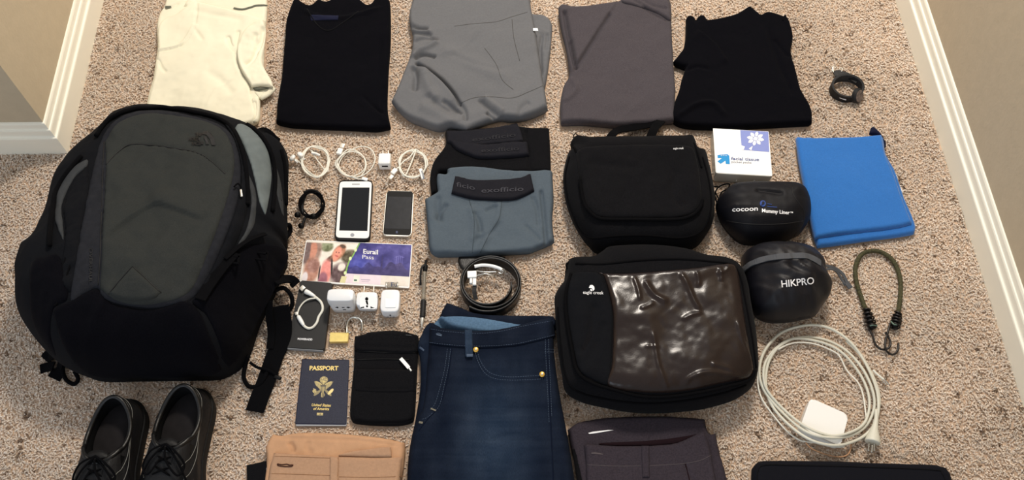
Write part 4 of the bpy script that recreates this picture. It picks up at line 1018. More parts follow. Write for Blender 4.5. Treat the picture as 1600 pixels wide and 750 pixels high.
# ================================================================== BELT
t = thing('belt', 'black leather belt coiled on edge with a silver buckle', 'belt', 768, 446)
bc = at(766, 446, .02); 
V = []; F = []; n = 130; z0_, z1_ = .005, .037
for i in range(n+1):
    a = -2.2+2*math.pi*2.35*i/n; rr = .0595-.0040*(2.35*i/n) - (.010*max(0, (i-110)/20))
    if i < 16: rr += .006*(16-i)/16
    cx, cy = rr*math.cos(a)*1.02, rr*math.sin(a)*.98
    p = np.array([bc[0]+cx, bc[1]+cy]); d = np.array([cx, cy])/rr*.0017
    V += [(*(p+d), z0_), (*(p+d), z1_-.0007), (*(p+d*.5), z1_), (*(p-d*.5), z1_), (*(p-d), z1_-.0007), (*(p-d), z0_)]
for i in range(n):
    for k in range(6): F.append((i*6+k, (i+1)*6+k, (i+1)*6+(k+1) % 6, i*6+(k+1) % 6))
mesh('strap', V, F, M['leather'], t)
slab('strap_end', [(716,404),(722,399),(740,397),(770,399),(790,402),(770,412),(745,420),(728,424),(718,416)], .004, M['leather'], t, z0=.010, r=.003, e=.3, res=.003, foot=False, label='rounded tip of the belt')
box('buckle_plate', at(737.5, 429, .034), (.018, .014, .006), M['label'], t, rz=.05, bev=.0012, label='silver white buckle plate')
box('buckle_plate', at(736, 439, .030), (.005, .012, .008), M['label'], t, bev=.0008); box('buckle_plate', at(741.5, 441, .030), (.007, .014, .008), M['label'], t, bev=.0008)
tube('buckle_frame', path([(741.5,416.5,.036),(752,414.5,.036),(765,415,.036),(777,418,.036),(784.5,421.5,.036)]), .0034, M['label'], t, label='bright buckle bar')
tube('buckle_frame', path([(784,421,.036),(786.5,424,.034),(784,427.5,.032),(779,426,.032)]), .0012, M['metal'], t)
tube('buckle_prong', path([(744,431,.034),(757,428,.036),(768,430,.034),(774,432,.030)]), .0014, M['metal'], t)
tube('buckle_prong', path([(744,423,.034),(757,425,.036),(777,425,.033)]), .0012, M['metal'], t)
ribbon('strap_keeper', path([(742,446,.028),(741,456,.026),(744,468,.022)]), .008, .003, M['leather'], t)

# ================================================================== TOILETRY BAG
t = thing('toiletry_bag', 'black fabric toiletry bag with a carry loop, directly above the packing cube', 'toiletry bag', 1000, 305)
a = slab('body', [(886,243),(893,237),[(891,223)],(900,218),(920,221),(946,220),(983,220),(1030,219),(1056,219),(1080,218),(1087,226),(1091,238),(1102,241),(1108,260),(1113,281),(1117,315),(1114,346),(1102,368),(1087,385),(1059,392),(998,394),(937,392),(918,380),(904,362),(893,340),(884,312),(880,275)], .085, M['black'], t, zo=.035, r=.045, e=.3, res=.004, noise=(.004, 18, 7), wr=(.0015, 12, 30, 1.0, 5), label='black ripstop body')
S1 = a.S
pf = slab('front_pocket', [(902,235),(930,228),(980,226),(1040,226),(1078,229),(1088,245),(1094,280),(1096,312),(1091,326),(1078,336),(1050,341),(990,341),(940,341),(922,333),(912,316),(908,290),(903,260)], .008, M['black'], t, z0=0, base=S1, r=.012, e=.1, res=.004, noise=(.002, 25, 3), creases=[('v', [(1060,262),(1050,300),(1070,325)], .008, .004), ('v', [(915,250),(935,255),(1000,262)], .01, .003)])
tube('zip', path([(906,280),(909,300),(914,320),(925,334),(942,342),(990,343),(1052,343),(1078,338),(1092,327),(1098,312)], S=S1, dz=.006, n=8), .0035, M['web'], t)
seams('edge_piping', [[(890,245),(884,275),(888,312),(897,340),(908,362),(925,372),(960,369),(1010,368),(1060,372),(1090,365),(1106,345),(1111,315),(1107,281),(1098,246)], [(893,226),(906,245),(909,262)], [(1084,224),(1090,240),(1096,262)]], S1, M['web'], t, r=.0022, dz=.001)
ribbon('handle', path([(948,222,.050),(957,210,.045),(967,203,.03),(990,199,.022),(1012,195,.022),(1024,193,.026)]), .016, .003, M['web'], t, label='carry loop')
ribbon('handle', path([(1014,220,.05),(1020,206,.05),(1024,198,.042),(1029,193,.036),(1033,189,.022)]), .018, .003, M['web'], t)
tube('zip_puller_loop', path([(898,220,.05),(896,212,.05),(900,209,.05),(903,214,.05),(902,221,.05)]), .0012, M['web'], t)
text('woven_text', 'eagle creek', (1052,233.5), (1068,233), (0,-3), pf.S, M['wtext'], t, .0012, 0)

# ================================================================== PACKING CUBE
t = thing('packing_cube', 'large black packing cube with a glossy translucent brown window', 'packing cube', 1025, 515)
a = slab('body', [(884,418),(888,409),(904,406),(925,405),(940,396),(951,390),(999,387),(1040,389),(1074,395),(1100,403),(1134,408),(1156,421),(1167,445),(1173,480),(1180,518),(1184,560),(1183,585),(1175,604),(1160,617),(1141,627),(1110,636),(1082,641),(1029,645),(990,644),(962,640),(930,633),(905,626),(884,612),(878,585),(871,537),(867,481),(867,462),(874,450),(881,440)], .095, M['black'], t, zo=.040, r=.050, e=.35, res=.004, noise=(.004, 15, 17))
S1 = a.S
win = [(942,428),[(934,427)],(980,427),(1037,423),(1090,418),(1141,412),(1153,425),(1158,455),(1163,492),(1170,535),(1177,572),(1174,588),(1160,593),(1135,597),(1111,602),(1080,609),(1044,613),(999,612),(951,603),(956,570),(958,529),(958,492),(952,458)]
b = slab('window', win, .005, M['window'], t, z0=0, base=S1, r=.008, e=.1, res=.0028, label='glossy translucent brown window panel', noise=(.0014, 11, 51), wr=(.0003, 14, 40, .9, 11),
    creases=[('r', [(1062,425),(1072,440),(1085,470),(1095,485)], 0.0037, 0.0030), ('r', [(1097,488),(1080,492),(1065,500)], 0.0031, 0.0020), ('r', [(1008,438),(1014,450),(1024,462),(1044,472)], 0.0050, 0.0035), ('r', [(990,432),(998,455),(1000,470)], 0.0025, 0.0025), ('r', [(1000,482),(1012,478),(1022,472)], 0.0025, 0.0020), ('r', [(1020,515),(1024,540),(1028,565),(1036,590),(1044,612)], 0.0031, 0.0020), ('r', [(1008,541),(1020,541),(1030,542)], 0.0019, 0.0015), ('r', [(1066,602),(1080,590),(1105,582),(1140,586),(1166,592)], 0.0037, 0.0035), ('r', [(1125,418),(1127,432),(1126,440)], 0.0031, 0.0025), ('r', [(1110,568),(1130,573),(1150,582)], 0.0037, 0.0025), ('r', [(1152,500),(1160,530),(1172,560),(1176,585)], 0.0025, 0.0025), ('r', [(1088,424),(1092,438),(1090,448)], 0.0031, 0.0025), ('r', [(1140,416),(1132,424),(1120,428)], 0.0025, 0.0025)])
slab('side_panel', [(893,430),(915,425),(936,428),(947,448),(956,478),(957,515),(955,560),(950,600),(925,592),(905,578),(896,545),(888,500),(886,460)], .004, M['pk'], t, z0=0, base=S1, r=.008, e=.1, noise=(.003, 25, 7), creases=[('v', [(930,470),(922,520),(905,555)], .008, .004), ('v', [(945,500),(930,540),(915,570)], .008, .003)])
tube('zip', path([(892,428),(884,460),(886,500),(894,548),(902,580),(922,597),(955,608),(1000,619),(1045,620),(1100,612),(1140,603),(1170,594),(1180,580)], S=S1, dz=.004, n=8), .0032, M['web'], t)
seams('edge_piping', [[(900,412),(940,413),(1000,407),(1060,405),(1110,409),(1142,414),(1156,432),(1164,470),(1175,530),(1181,575)], [(872,480),(876,530),(884,585),(900,610),(950,624),(1010,630),(1070,626),(1130,614),(1165,602)]], S1, M['web'], t, r=.0025)
ribbon('handle', path([(938,402,.05),(955,396,.06),(1000,393,.066),(1050,396,.066),(1090,403,.06)]), .018, .003, M['web'], t)
tube('zip_puller_loop', path([(886,420,.06),(886,412,.06),(896,410,.06),(900,414,.06)]), .0022, M['web'], t)
shapes('printed_logo', [[(920,450),(922,445.5),(925.5,445),(928.5,448),(929,452),(926.5,455),(925,450.5),(922.5,450)], [(922,452),(924.5,451.5),(925.5,455),(923,455)]], S1, M['wtext'], t, .0055)
text('printed_text', 'eagle creek', (911,459), (943,460), (-.1,-5), S1, M['wtext'], t, .0055, .0)

# ================================================================== TISSUE PACKS
t = thing('tissue_pack', 'white and blue wrapped pack of facial tissues, above the small stuff sack', 'tissues', 1160, 245)
quad_box('wrapped_stack', [(1114,201),(1201,206),(1207,276),(1118,271)], .003, .031, M['plastic_wrap'], t, .003, 3, .004, 'clear film wrapped pile')
quad_box('top_card', [(1114,200.5),(1201,205.5),(1206.5,275),(1119,270)], .0341, .0006, M['label'], t, .0001, 1, .001)
T_ = .0348
shapes('flower_panel', [[(1156.5,203.2),(1200.5,205.8),(1202,237.5),(1159,234)]], T_, M['peri'], t, .0002, 'periwinkle panel with a white flower')
pet = []
for k in range(8):
    a = 2*math.pi*k/8+.2; cx, cy = 1180.5, 216.5; c_, s_ = math.cos(a), math.sin(a)
    pet.append([(cx+c_*d*1.12-s_*w2, cy+s_*d*.92+c_*w2) for d, w2 in ((3.4, -.6), (6, -2.3), (9.2, -2.6), (12, -.4), (12, .4), (9.2, 2.6), (6, 2.3), (3.4, .6))])
pet.append(ring_px(1180.5, 216.5, 3.2, 2.8)); pet += [[(1158.5,227),(1164,229),(1162,234),(1158.7,233.8)], [(1170,232),(1176,228),(1174,235)]]
shapes('printed_flower', pet, T_, M['label'], t, .0005)
shapes('printed_arrow', [[(1125,241.5),(1137,241),(1139.5,243.5),(1140.5,256.5),(1134,256),(1133.5,251),(1126,256),(1121,252),(1128,247),(1121.5,247),(1121,242.5)]], T_, M['cyan'], t, .0002, 'cyan arrow')
text('printed_text', 'facial tissue', (1142.5,249.8), (1186,251.5), (0,-4.6), T_, M['btext'], t, .0003, .012)
text('printed_text', 'pocket packs', (1143,254.3), (1174,255.5), (0,-3.2), T_, M['btext2'], t, .0003, .0)
text('printed_text', 'up & up', (1126,243.5), (1136,243.6), (0,-1.8), T_, M['wtext'], t, .0005, .0)
for dx in (1150, 1178): ribbon('film_fold', np.array([at(dx, 278, .0345)-np.array([0, .006, 0]), at(dx, 290, .004)-np.array([0, .0006, 0])])[::-1]*np.array([1, 1, 1]), .0014, .001, M['paper'], t, side=(1, 0, 0))

# ================================================================== STUFF SACKS
t = thing('stuff_sack', 'small black drawstring stuff sack just below the facial tissues', 'stuff sack', 1193, 335)
a = slab('sack', [(1118,322),(1121,312),(1130,303),(1142,293),(1167,290),(1207,290),(1236,291),(1250,296),(1259,304),(1265,320),(1265,340),(1257,356),(1244,370),(1217,377),(1185,380),(1159,377),(1140,363),(1126,345),(1120,334)], .082, M['pouch'], t, zo=.032, r=.050, e=.35, res=.0032, noise=(.003, 22, 4), wr=(.002, 10, 50, 0, 5), creases=[('v', [(1180,296),(1205,300),(1225,303)], .004, .006), ('r', [(1124,322),(1140,318),(1155,320)], .004, .004), ('r', [(1124,332),(1140,334),(1152,338)], .004, .004)])
seams('seam', [[(1135,345),(1170,350),(1220,350),(1255,345)], [(1238,293),(1240,305),(1256,330),(1254,350),(1240,370)]], a.S, M['logo_dark'], t, r=.0008)
text('printed_text', 'cocoon', (1144,330.5), (1184,329), (.2,-7), a.S, M['wtext'], t, .0015, .01)
text('printed_text', 'Mummy Liner', (1190.5,331.5), (1234,335), (.1,-5.5), a.S, M['wtext'], t, .0015, .025)
text('printed_text', 'TM', (1234.8,332.8), (1239,333), (0,-2.3), a.S, M['wtext'], t, .0015, .02)
shapes('printed_badge', [ring_px(1192, 318, 4.6, 5, 16)], a.S, M['btext'], t, .0014, 'round dark blue badge')
shapes('badge_mark', [ring_px(1192.6, 317, 2.2, 2.6, 10), [(1190,319),(1191.5,319.5),(1191,322),(1189.6,321)]], a.S, M['pouch'], t, .0019)
shapes('printed_lines', [[(1199,318),(1206,319),(1206,319.8),(1199,318.8)], [(1199,322),(1214,323.3),(1214,324.2),(1199,323)]], a.S, M['btext'], t, .0014)
tube('drawstring', path([(1121,318,.05),(1117,306,.03),(1121,294,.02),(1132,288,.02),(1140,288,.02),(1137,295,.02),(1128,300,.025),(1124,310,.04),(1126,318,.05)]), .0016, M['web'], t)
tube('drawstring', path([(1124,312,.05),(1118,300,.03),(1122,292,.02),(1114,292,.012)]), .0014, M['web'], t)

t = thing('stuff_sack', 'round black zipped stuff sack with a curved grey zip band', 'stuff sack', 1226, 443)
a = slab('sack', [(1157,410),(1160,400),(1167,393),(1180,387),(1200,384),(1241,385),(1262,392),(1277,404),(1286,416),(1289,430),(1297,448),(1295,463),(1285,477),(1273,494),(1258,499),(1241,502),(1220,503),(1201,501),(1180,490),(1169,465),(1162,435)], .105, M['pouch2'], t, zo=.040, r=.070, e=.35, res=.0036, noise=(.009, 20, 34), wr=(.006, 20, 48, -.6, 15))
ribbon('zip_band', path([(1161,422),(1172,413),(1190,406),(1210,402),(1234,400),(1257,400),(1272,405),(1282,412)], S=a.S, dz=.003), .0115, .0025, M['zipgrey'], t, label='curved grey zip band')
text('printed_text', 'HIKPRO', (1221.5,449), (1272.5,443.5), (-1.0,-10.5), a.S, M['wtext'], t, .0022, .012)
ribbon('strap_loop', path([(1282,415,.04),(1295,416,.03),(1308,421,.018),(1318,430,.014),(1325,446,.012)]), .006, .002, M['zipgrey'], t, label='grey pull loop')
ribbon('strap_loop', path([(1284,423,.04),(1298,420,.03),(1308,425,.02),(1315,436,.014),(1321,446,.012)]), .005, .002, M['zipgrey'], t)
box('loop_tab', at(1326, 446, .014), (.010, .014, .003), M['zipgrey'], t, rz=.5, bev=.0006)

# ================================================================== BLUE TOWEL
t = thing('travel_towel', 'bright blue microfibre towel folded in a rectangle', 'towel', 1335, 295)
lowr = slab('lower_fold', [(1247,222),(1300,220),[(1380,215)],(1384,243),(1399,271),(1412,310),(1424,338),(1430,356),[(1428,366)],(1400,371),(1352,377),(1310,383),[(1277,387)],(1268,360),(1257,300)], .016, M['blue'], t, r=.007, noise=(.0015, 20, 4))
a = slab('upper_fold', [[(1243,215)],(1270,217),(1296,216),(1340,215),[(1377,212)],(1383,243),(1395,271),(1408,308),(1420,338),[(1425,350)],(1400,356),(1352,362),(1310,367),[(1273,373)],(1267,350),(1256,296),(1248,252)], .015, M['blue'], t, z0=.014, r=.007, e=.35, noise=(.002, 14, 6), foot=False)
slab('corner_tab', [[(1358,209)],(1361,200),[(1364,198)],(1371,204),(1378,212),(1384,224),[(1384,230)],(1378,222),(1372,212)], .010, M['navy'], t, r=.004, res=.003, foot=False, z0=.008, label='navy hanging loop')
slab('care_tag', [[(1399,272)],[(1402,274)],(1404,285),(1410,298),[(1410,303)],[(1405,298)],(1401,288)], .004, M['label'], t, r=.002, res=.002, foot=False, z0=.010, label='white care tag')

# ================================================================== BUNGEE CORD
t = thing('bungee_cord', 'short olive and black braided bungee cord with two hooks', 'bungee cord', 1373, 470)
tube('cord', path([(1403,492,.010),(1407,459,.010),(1406,433,.010),(1397,410,.010),(1381,396,.010),(1363,392,.010),(1346,398,.010),(1337,416,.010),(1338,440,.010),(1346,466,.010),(1353,486,.010)], n=14), .0046, M['gribbon'], t, 10)
def coilend(A, B, turns=5):
    pa = at(*A); pb = at(*B); d = pb-pa; L = np.linalg.norm(d); d /= L; u = np.cross(d, [0, 0, 1]); u /= np.linalg.norm(u); v = np.cross(u, d)
    P = []; n = turns*14
    for i in range(n+1):
        k = i/n; r_ = .0062+.0028*math.sin(k*math.pi*.8); a = 2*math.pi*turns*k
        P.append(pa+d*L*k+r_*(math.cos(a)*u+math.sin(a)*v))
    tube('hook_coil', P, .0018, M['coat'], t, 6)
    tube('cord_end', [pa, pa+d*L*.5, pb-d*.002, pb], [.0048, .0058, .0058, .004], M['blk_plastic'], t, 10)
coilend((1353,483,.013), (1364,514,.013)); coilend((1403,489,.013), (1398,512,.013))
tube('clip_ring', path([(1359,509,.018),(1364,508,.021),(1370,509,.018)]), .0014, M['green'], t, label='dull green clip'); tube('clip_ring', path([(1392,502,.019),(1397,507,.022),(1405,507,.018)]), .0014, M['green'], t)
tube('hook', path([(1356,503,.010),(1359,515,.010),(1364,526,.010),(1368,538,.010),(1375,545,.010),(1383,546,.010),(1389,543,.012),(1391.5,536,.012),(1388,526,.012),(1383,519,.014)]), .0022, M['coat'], t, 8, label='black coated hook')
tube('hook', path([(1391,505,.012),(1387,520,.012),(1383.5,533,.014),(1383.5,545,.014),(1389,552,.010),(1395,554,.010),(1401,550,.010),(1403.5,543,.010),(1403.5,536,.010)]), .0022, M['coat'], t, 8)

# ================================================================== LAPTOP CHARGER
t = thing('laptop_charger', 'square white laptop power adapter inside its coiled pale grey cord', 'charger', 1286, 660)
quad_box('power_brick', [(1266.5,621.5),(1326,648),(1313.5,697),(1249.5,669)], .003, .026, M['white'], t, .003, 3, .008)
za = .010; zb_ = .036
loopA = [(1322,532),(1345,556),(1363,590),(1372,620),(1371,650),(1360,672),(1338,688),(1305,696),(1268,688),(1235,666),(1207,635),(1197,604),(1199,572),(1212,547),(1234,531),(1262,527),(1292,532),(1322,548),(1346,574),(1362,606),(1366,636),(1354,664),(1330,680),(1298,684),(1262,676),(1230,652),(1202,622),(1189,598),(1187,572),(1196,546),(1218,522),(1245,511),(1275,508),(1303,516),(1330,536),(1352,566),(1368,598),(1374,625),(1370,656)]
def zfor(x, y, k): 
    d = math.hypot((x-1288)/42, (y-664)/40)
    return za + .004*((k % 5)/4) + (zb_-za)*max(0, min(1, 1.55-d*1.0))
tube('power_cord', path([(x, y, zfor(x, y, k)) for k, (x, y) in enumerate(loopA)]), .0028, M['oldcable'], t)
tube('power_cord', path([(x, y, zfor(x, y, k)+.002) for k, (x, y) in enumerate([(1208,548),(1228,533),(1252,529),(1290,537),(1318,553),(1342,582),(1356,612),(1358,640),(1348,664),(1322,678),(1294,680),(1258,666),(1226,641),(1200,612),(1193,590),(1196,566),(1210,546)])]), .0026, M['oldcable'], t)
tube('thin_cord', path([(x, y, z_) for x, y, z_ in [(1216,546,.014),(1232,538,.014),(1250,535,.014),(1275,538,.012),(1300,548,.012),(1312,557,.012),(1324,580,.010),(1340,597,.010),(1348,615,.010),(1352,640,.012),(1354,660,.014)]]), .0016, M['whitecable'], t)
tube('thin_cord', path([(x, y, z_) for x, y, z_ in [(1186,570,.012),(1184,598,.010),(1190,622,.010),(1206,646,.010),(1228,672,.010),(1250,688,.010),(1275,692,.010),(1300,698,.010),(1320,698,.012)]]), .0016, M['whitecable'], t)
tube('thin_cord', path([(x, y, z_) for x, y, z_ in [(1258,690,.010),(1268,701,.010),(1290,710,.010),(1312,714,.010),(1326,709,.010),(1330,694,.012)]]), .0013, M['khaki_in'], t)
tube('connector', path([(1364,578,.012),(1372,586,.012),(1381,593,.012)]), .0022, M['whitecable'], t)
tube('connector_tip', path([(1380,591,.012),(1389,601,.012)]), .0014, M['metal'], t)
tube('connector_tip', path([(1378,594,.010),(1385,601,.010)]), .0012, M['metal'], t)
tube('plug', path([(1369,640,.014),(1369,655,.016),(1366,672,.016),(1364,686,.016),(1363,692,.016)], n=4), [.003,.003,.0032,.0036,.004,.0045,.0052,.0062,.0074,.0088,.0104,.0118,.0128,.0136,.0138,.0138,.012], M['oldcable'], t, 16)
for x0_, x1_ in ((1358, 1356.5), (1366, 1366)): tube('prong', path([(x0_, 692, .016), (x1_, 705, .014)]), .0016, M['metal'], t)
tube('ground_pin', path([(1363, 696, .022), (1362, 707, .020)]), .0019, M['metal'], t)

# ================================================================== LAPTOP SLEEVE
t = thing('laptop_sleeve', 'black neoprene laptop sleeve cut off at the bottom right corner', 'laptop sleeve', 1330, 800)
a = slab('sleeve', [(1174,745),(1176,732),(1182,724),(1195,720),(1260,720),(1333,722),(1400,724),(1462,727),(1475,731),(1483,740),(1486,752),(1510,860),(1520,960),(1340,975),(1175,960),(1173,850)], .026, M['neo'], t, r=.010, res=.006, noise=(.0008, 15, 3))
seams('edge_seam', [[(1184,760),(1184,738),(1194,727),(1240,727),(1333,729),(1455,734),(1472,740),(1480,760)]], a.S, M['black'], t, r=.0014)

# ================================================================== TROUSERS IN THE FRONT ROW
def jcol(cx, cy):
    c = at(cx, cy, .03)
    def f(X, Y):
        d = np.hypot((X-c[0])/.075, (Y-c[1])/.13)
        k = np.exp(-d**2)[:, None]; n_ = fbm(X*30, Y*14, 3, 3)[:, None]; n2 = fbm(X*9, Y*60, 8, 3)[:, None]
        n3 = fbm(X*5, Y*220, 5, 2)[:, None]; n4 = fbm(X*45, Y*10, 6, 3)[:, None]
        C = np.array([23., 29, 41])*(1-k) + np.array([40., 52, 69])*k + n_*8 + n2*7*(k+.3) + n3*4 + n4*5
        return (np.clip(C, 3, 255)/255)**2.2
    return f
t = thing('jeans', 'dark indigo blue jeans folded in half, waistband toward the belt', 'jeans', 770, 620)
lowl = slab('rear_leg', [(672,505),(656,528),[(652,544)],(656,560),(657,600),(650,650),(640,700),(636,760),(636,900),(760,920),(760,560),(700,520)], .030, M['jean'], t, r=.012, res=.006, noise=(.003, 12, 4), cols=jcol(600, 500))
bw = slab('rear_waistband', [[(698,474)],(720,482),(745,491),(795,495),(840,495),[(866,496)],(868,515),(800,530),(740,525),(700,515),[(686,500)],(690,488)], .030, M['jean'], t, r=.008, res=.004, cols=jcol(600, 400), foot=False)
slab('inner_lining', [[(688,495)],(720,494),(760,498),(805,506),[(830,509)],(800,520),(745,520),(700,518),[(672,512)]], .005, M['jean_in'], t, z0=-.001, base=bw.S, r=.004, e=.2, label='pale blue inside of the waistband')
a = slab('front_leg', [[(671,511)],(700,516),(740,519),(775,517),(810,510),(840,502),[(864,498)],(865,523),(867,560),(875,617),(886,676),(898,750),(908,830),(916,920),(760,930),(628,925),(630,830),(636,750),(642,690),(652,655),(660,640),(665,600),(668,560)], .044, M['jean'], t, r=.015, res=.004, cols=jcol(775, 690), noise=(.004, 11, 14), wr=(.0025, 5, 26, .25, 6),
    creases=[('v', [(760,690),(800,680),(850,690)], .006, .004), ('v', [(700,640),(760,650),(820,640)], .008, .003), ('v', [(665,640),(675,600),(673,560)], .005, .003), ('r', [(720,620),(700,680),(690,750)], .012, .004), ('r', [(790,560),(785,600),(800,640)], .01, .003)])
J = a.S
wb = slab('waistband', [[(671,511)],(700,515),(740,518),(775,516),(810,509),(840,501),[(864,498)],(866,512),[(868,526)],(835,534),(800,541),(745,544),(700,541),[(669,537)]], .004, M['jean'], t, z0=0, base=J, r=.003, e=.4, res=.003, cols=jcol(900, 400))
lp_ = slab('belt_loop', [[(726,513)],[(738,513)],[(739,556)],[(727,557)]], .003, M['jean'], t, z0=.003, base=J, r=.002, e=.5, res=.002, cols=jcol(732, 535))
slab('coin_bar', [[(729,553)],[(739,553)],[(739,557)],[(729,557.5)]], .001, M['thread_blue'], t, z0=.006, base=J, r=.001, e=.5, res=.0015)
stitches('stitching', [[(671,535),(700,538.5),(745,541),(800,538),(835,531),(867,523)], [(673,514),(700,518),(745,521),(785,517),(815,510),(864,501)], [(742,548),(747,565),(757,582),(772,591),(800,594),(848,592)], [(745,546),(750,562),(760,578),(775,586),(800,589),(848,586)]], J, M['thread_blue'], t, r=.00042, dz=.0045)
stitches('stitching', [[(704,545),(700,575),(694,602),(688,630),(680,643)], [(699,545),(695,575),(689,600),(680,630),(672,640)], [(672,514),(666,545)], [(852,530),(853,560),(855,600),(858,660)], [(857,530),(858,560),(860,600),(862,650)], [(660,655),(668,652),(676,645)], [(851,546),(868,546)], [(851,550),(869,550)]], J, M['thread_blue'], t, r=.00042, dz=.001)
seams('seam', [[(855,528),(856,560),(858,600),(861,670),(865,760)], [(706,543),(702,575),(696,605),(686,635),(668,655),(655,672)]], J, M['jean_seam'], t, r=.0011)
shapes('bar_tack', [[(673,637),(681,640),(681,642.5),(673,639.5)], [(655,658),(661,659),(660,662),(654,661)]], J, M['thread'], t, .0015)
shapes('bar_tack', [[(656,541),(663,546),(662,549),(655,544)]], lowl.S, M['thread_blue'], t, .0015)
for (x, y) in ((743.5, 546.5), (847, 585)):
    c = on(J, x, y, .004); V, F = disc(c, np.array([0, -.1, 1.0]), .0052, .0022, 18, .3); rv = mesh('rivet', V, F, M['copper'], t, True, 'brass rivet')
    V, F = disc(c+np.array([0, 0, .002]), np.array([0, -.1, 1.0]), .0018, .001, 12, .3); mesh('rivet_boss', V, F, M['chrome'], rv)
shapes('button_hole', [[(682,521.5),(690,523.5),(690,525.5),(682,523.5)]], wb.S, M['thread_blue'], t, .0012)
seams('button_hole_rim', [[(681,522),(685,520.8),(690.5,523.5)]], wb.S, M['thread_blue'], t, r=.0008)

t = thing('trousers', 'light khaki tan trousers folded at the bottom edge, left of the jeans', 'trousers', 525, 745)
bl = slab('rear_waistband', [[(427,678)],(440,681),(467,677),(510,677),(555,680),(600,685),[(633,692)],(633,715),(625,760),(600,800),(430,800),(417,716),(417,697)], .022, M['khaki_in'], t, r=.008, noise=(.002, 30, 5), creases=[('v', [(452,690),(458,700),(456,707)], .004, .006), ('v', [(484,688),(480,700),(488,708)], .005, .003), ('v', [(440,684),(500,686),(560,688),(620,696)], .002, .002, 1)], label='peach inside of the rear waistband')
slab('side_fold', [[(427,678)],(436,684),(452,688),(455,698),(448,707),[(430,708)],(425,735),(417,716),(417,697),(421,686)], .012, M['khaki'], t, z0=.012, r=.008, e=.3, foot=False, noise=(.002, 40, 4), creases=[('v', [(430,684),(436,694),(434,704)], .004, .004)])
slab('inner_flap', [[(525,712)],(545,706),(570,702),(606,698),(611,702),[(612,714)],(570,714)], .004, M['khaki'], t, z0=.002, base=bl.S, r=.003, e=.3)
a = slab('front_leg', [[(429,709)],(470,711),(520,714),(580,716),[(631,714)],(626,760),(616,900),(430,910),(420,800),(421,745)], .028, M['khaki'], t, r=.006, e=.5, res=.004, noise=(.0025, 16, 4), wr=(.001, 10, 20, .4, 3), z0=.004)
seams('seam', [[(422,740),(460,741),(516,743)], [(530,745),(580,746),(634,744)], [(429,713),(470,714),(518,716)]], a.S, M['khaki_th'], t, r=.0006)
slab('belt_loop', [[(516,713)],[(529,714)],[(528,760)],[(515,760)]], .004, M['khaki'], t, z0=0, base=a.S, r=.002, e=.4, res=.002)
seams('belt_loop_seam', [[(528,715),(527.5,735),(527,760)]], a.S, M['khaki_th'], t, r=.0008, dz=.002)
seams('button_hole', [[(433.5,724.5),(434,727),(440,728.5),(450,729),(456,728.5),(457.5,726.5),(452,726.5),(448,725.2),(440,726),(434,724.6)]], a.S, M['brown'], t, r=.0009, dz=.0006)
slab('black_pocket', [[(385,727)],[(425,718)],(426,745),(424,790),[(388,800)]], .010, M['black'], t, r=.004, label='black fabric corner peeking out at left')
shapes('tag_mark', [[(416,731),(418,731),(418,735),(416,735)]], .0135, M['paper'], t, .0004)

t = thing('trousers', 'dark charcoal trousers folded at the bottom edge, right of the jeans', 'trousers', 1010, 720)
bl = slab('rear_waistband', [[(887,672)],(900,662),(915,658),(950,653),(1002,651),(1040,651),(1072,653),[(1101,655)],(1107,677),[(1118,678)],(1125,710),(1136,750),(1150,830),(1160,900),(922,900),(912,800),(902,740),(893,705)], .022, M['cp'], t, r=.009, noise=(.002, 25, 5))
slab('inner_shadow', [(940,692),(990,690),(1040,686),(1085,679),(1098,674),(1080,684),(1055,694),(1000,697),(945,696)], .003, M['cp_in'], t, z0=0, base=bl.S, r=.003, e=.3, res=.003, label='painted shade in the gap of the waist opening')  # dark strip painted where the waist opening lies in shade
a = slab('front_leg', [[(911,695)],(940,697),(1000,698),(1040,696),(1060,692),(1080,683),[(1099,674)],(1108,700),(1116,740),(1130,830),(1140,905),(918,905),(914,800),(914,740)], .028, M['cp'], t, z0=.006, r=.007, e=.5, noise=(.003, 18, 9), wr=(.001, 10, 20, .4, 3), foot=False, creases=[('v', [(1071,724),(1076,740),(1084,752)], .003, .003, 1)])
seams('seam', [[(917,726),(955,728),(1002,728)], [(1014,728),(1045,726),(1071,724),(1095,719),(1113,710)]], a.S, M['cp_th'], t, r=.0005)
seams('side_seam', [[(1071,725),(1076,745),(1080,760)]], a.S, M['cp_in'], t, r=.0012)
lp_ = slab('belt_loop', [[(1002,696)],[(1014,696)],[(1015,746)],[(1004,746)]], .003, M['cp'], t, z0=0, base=a.S, r=.002, e=.4, res=.002)
shapes('lint_streak', [[(919,676.5),(926,674.5),(950,671.8),(959,672),(950,673.5),(930,677),(921,678)]], bl.S, M['wtext'], t, .0012, 'white mark inside the waistband')
shapes('button_hole', [[(924,707),(930,706.5),(942,709),(942,710.5),(930,709),(924,709)]], a.S, M['cp_th'], t, .0008)
slab('black_pocket', [[(894,701)],(911,700),(912,760),(914,800),[(908,800)]], .006, M['black'], t, z0=.018, r=.003, e=.4, foot=False, label='black fabric corner showing at left')

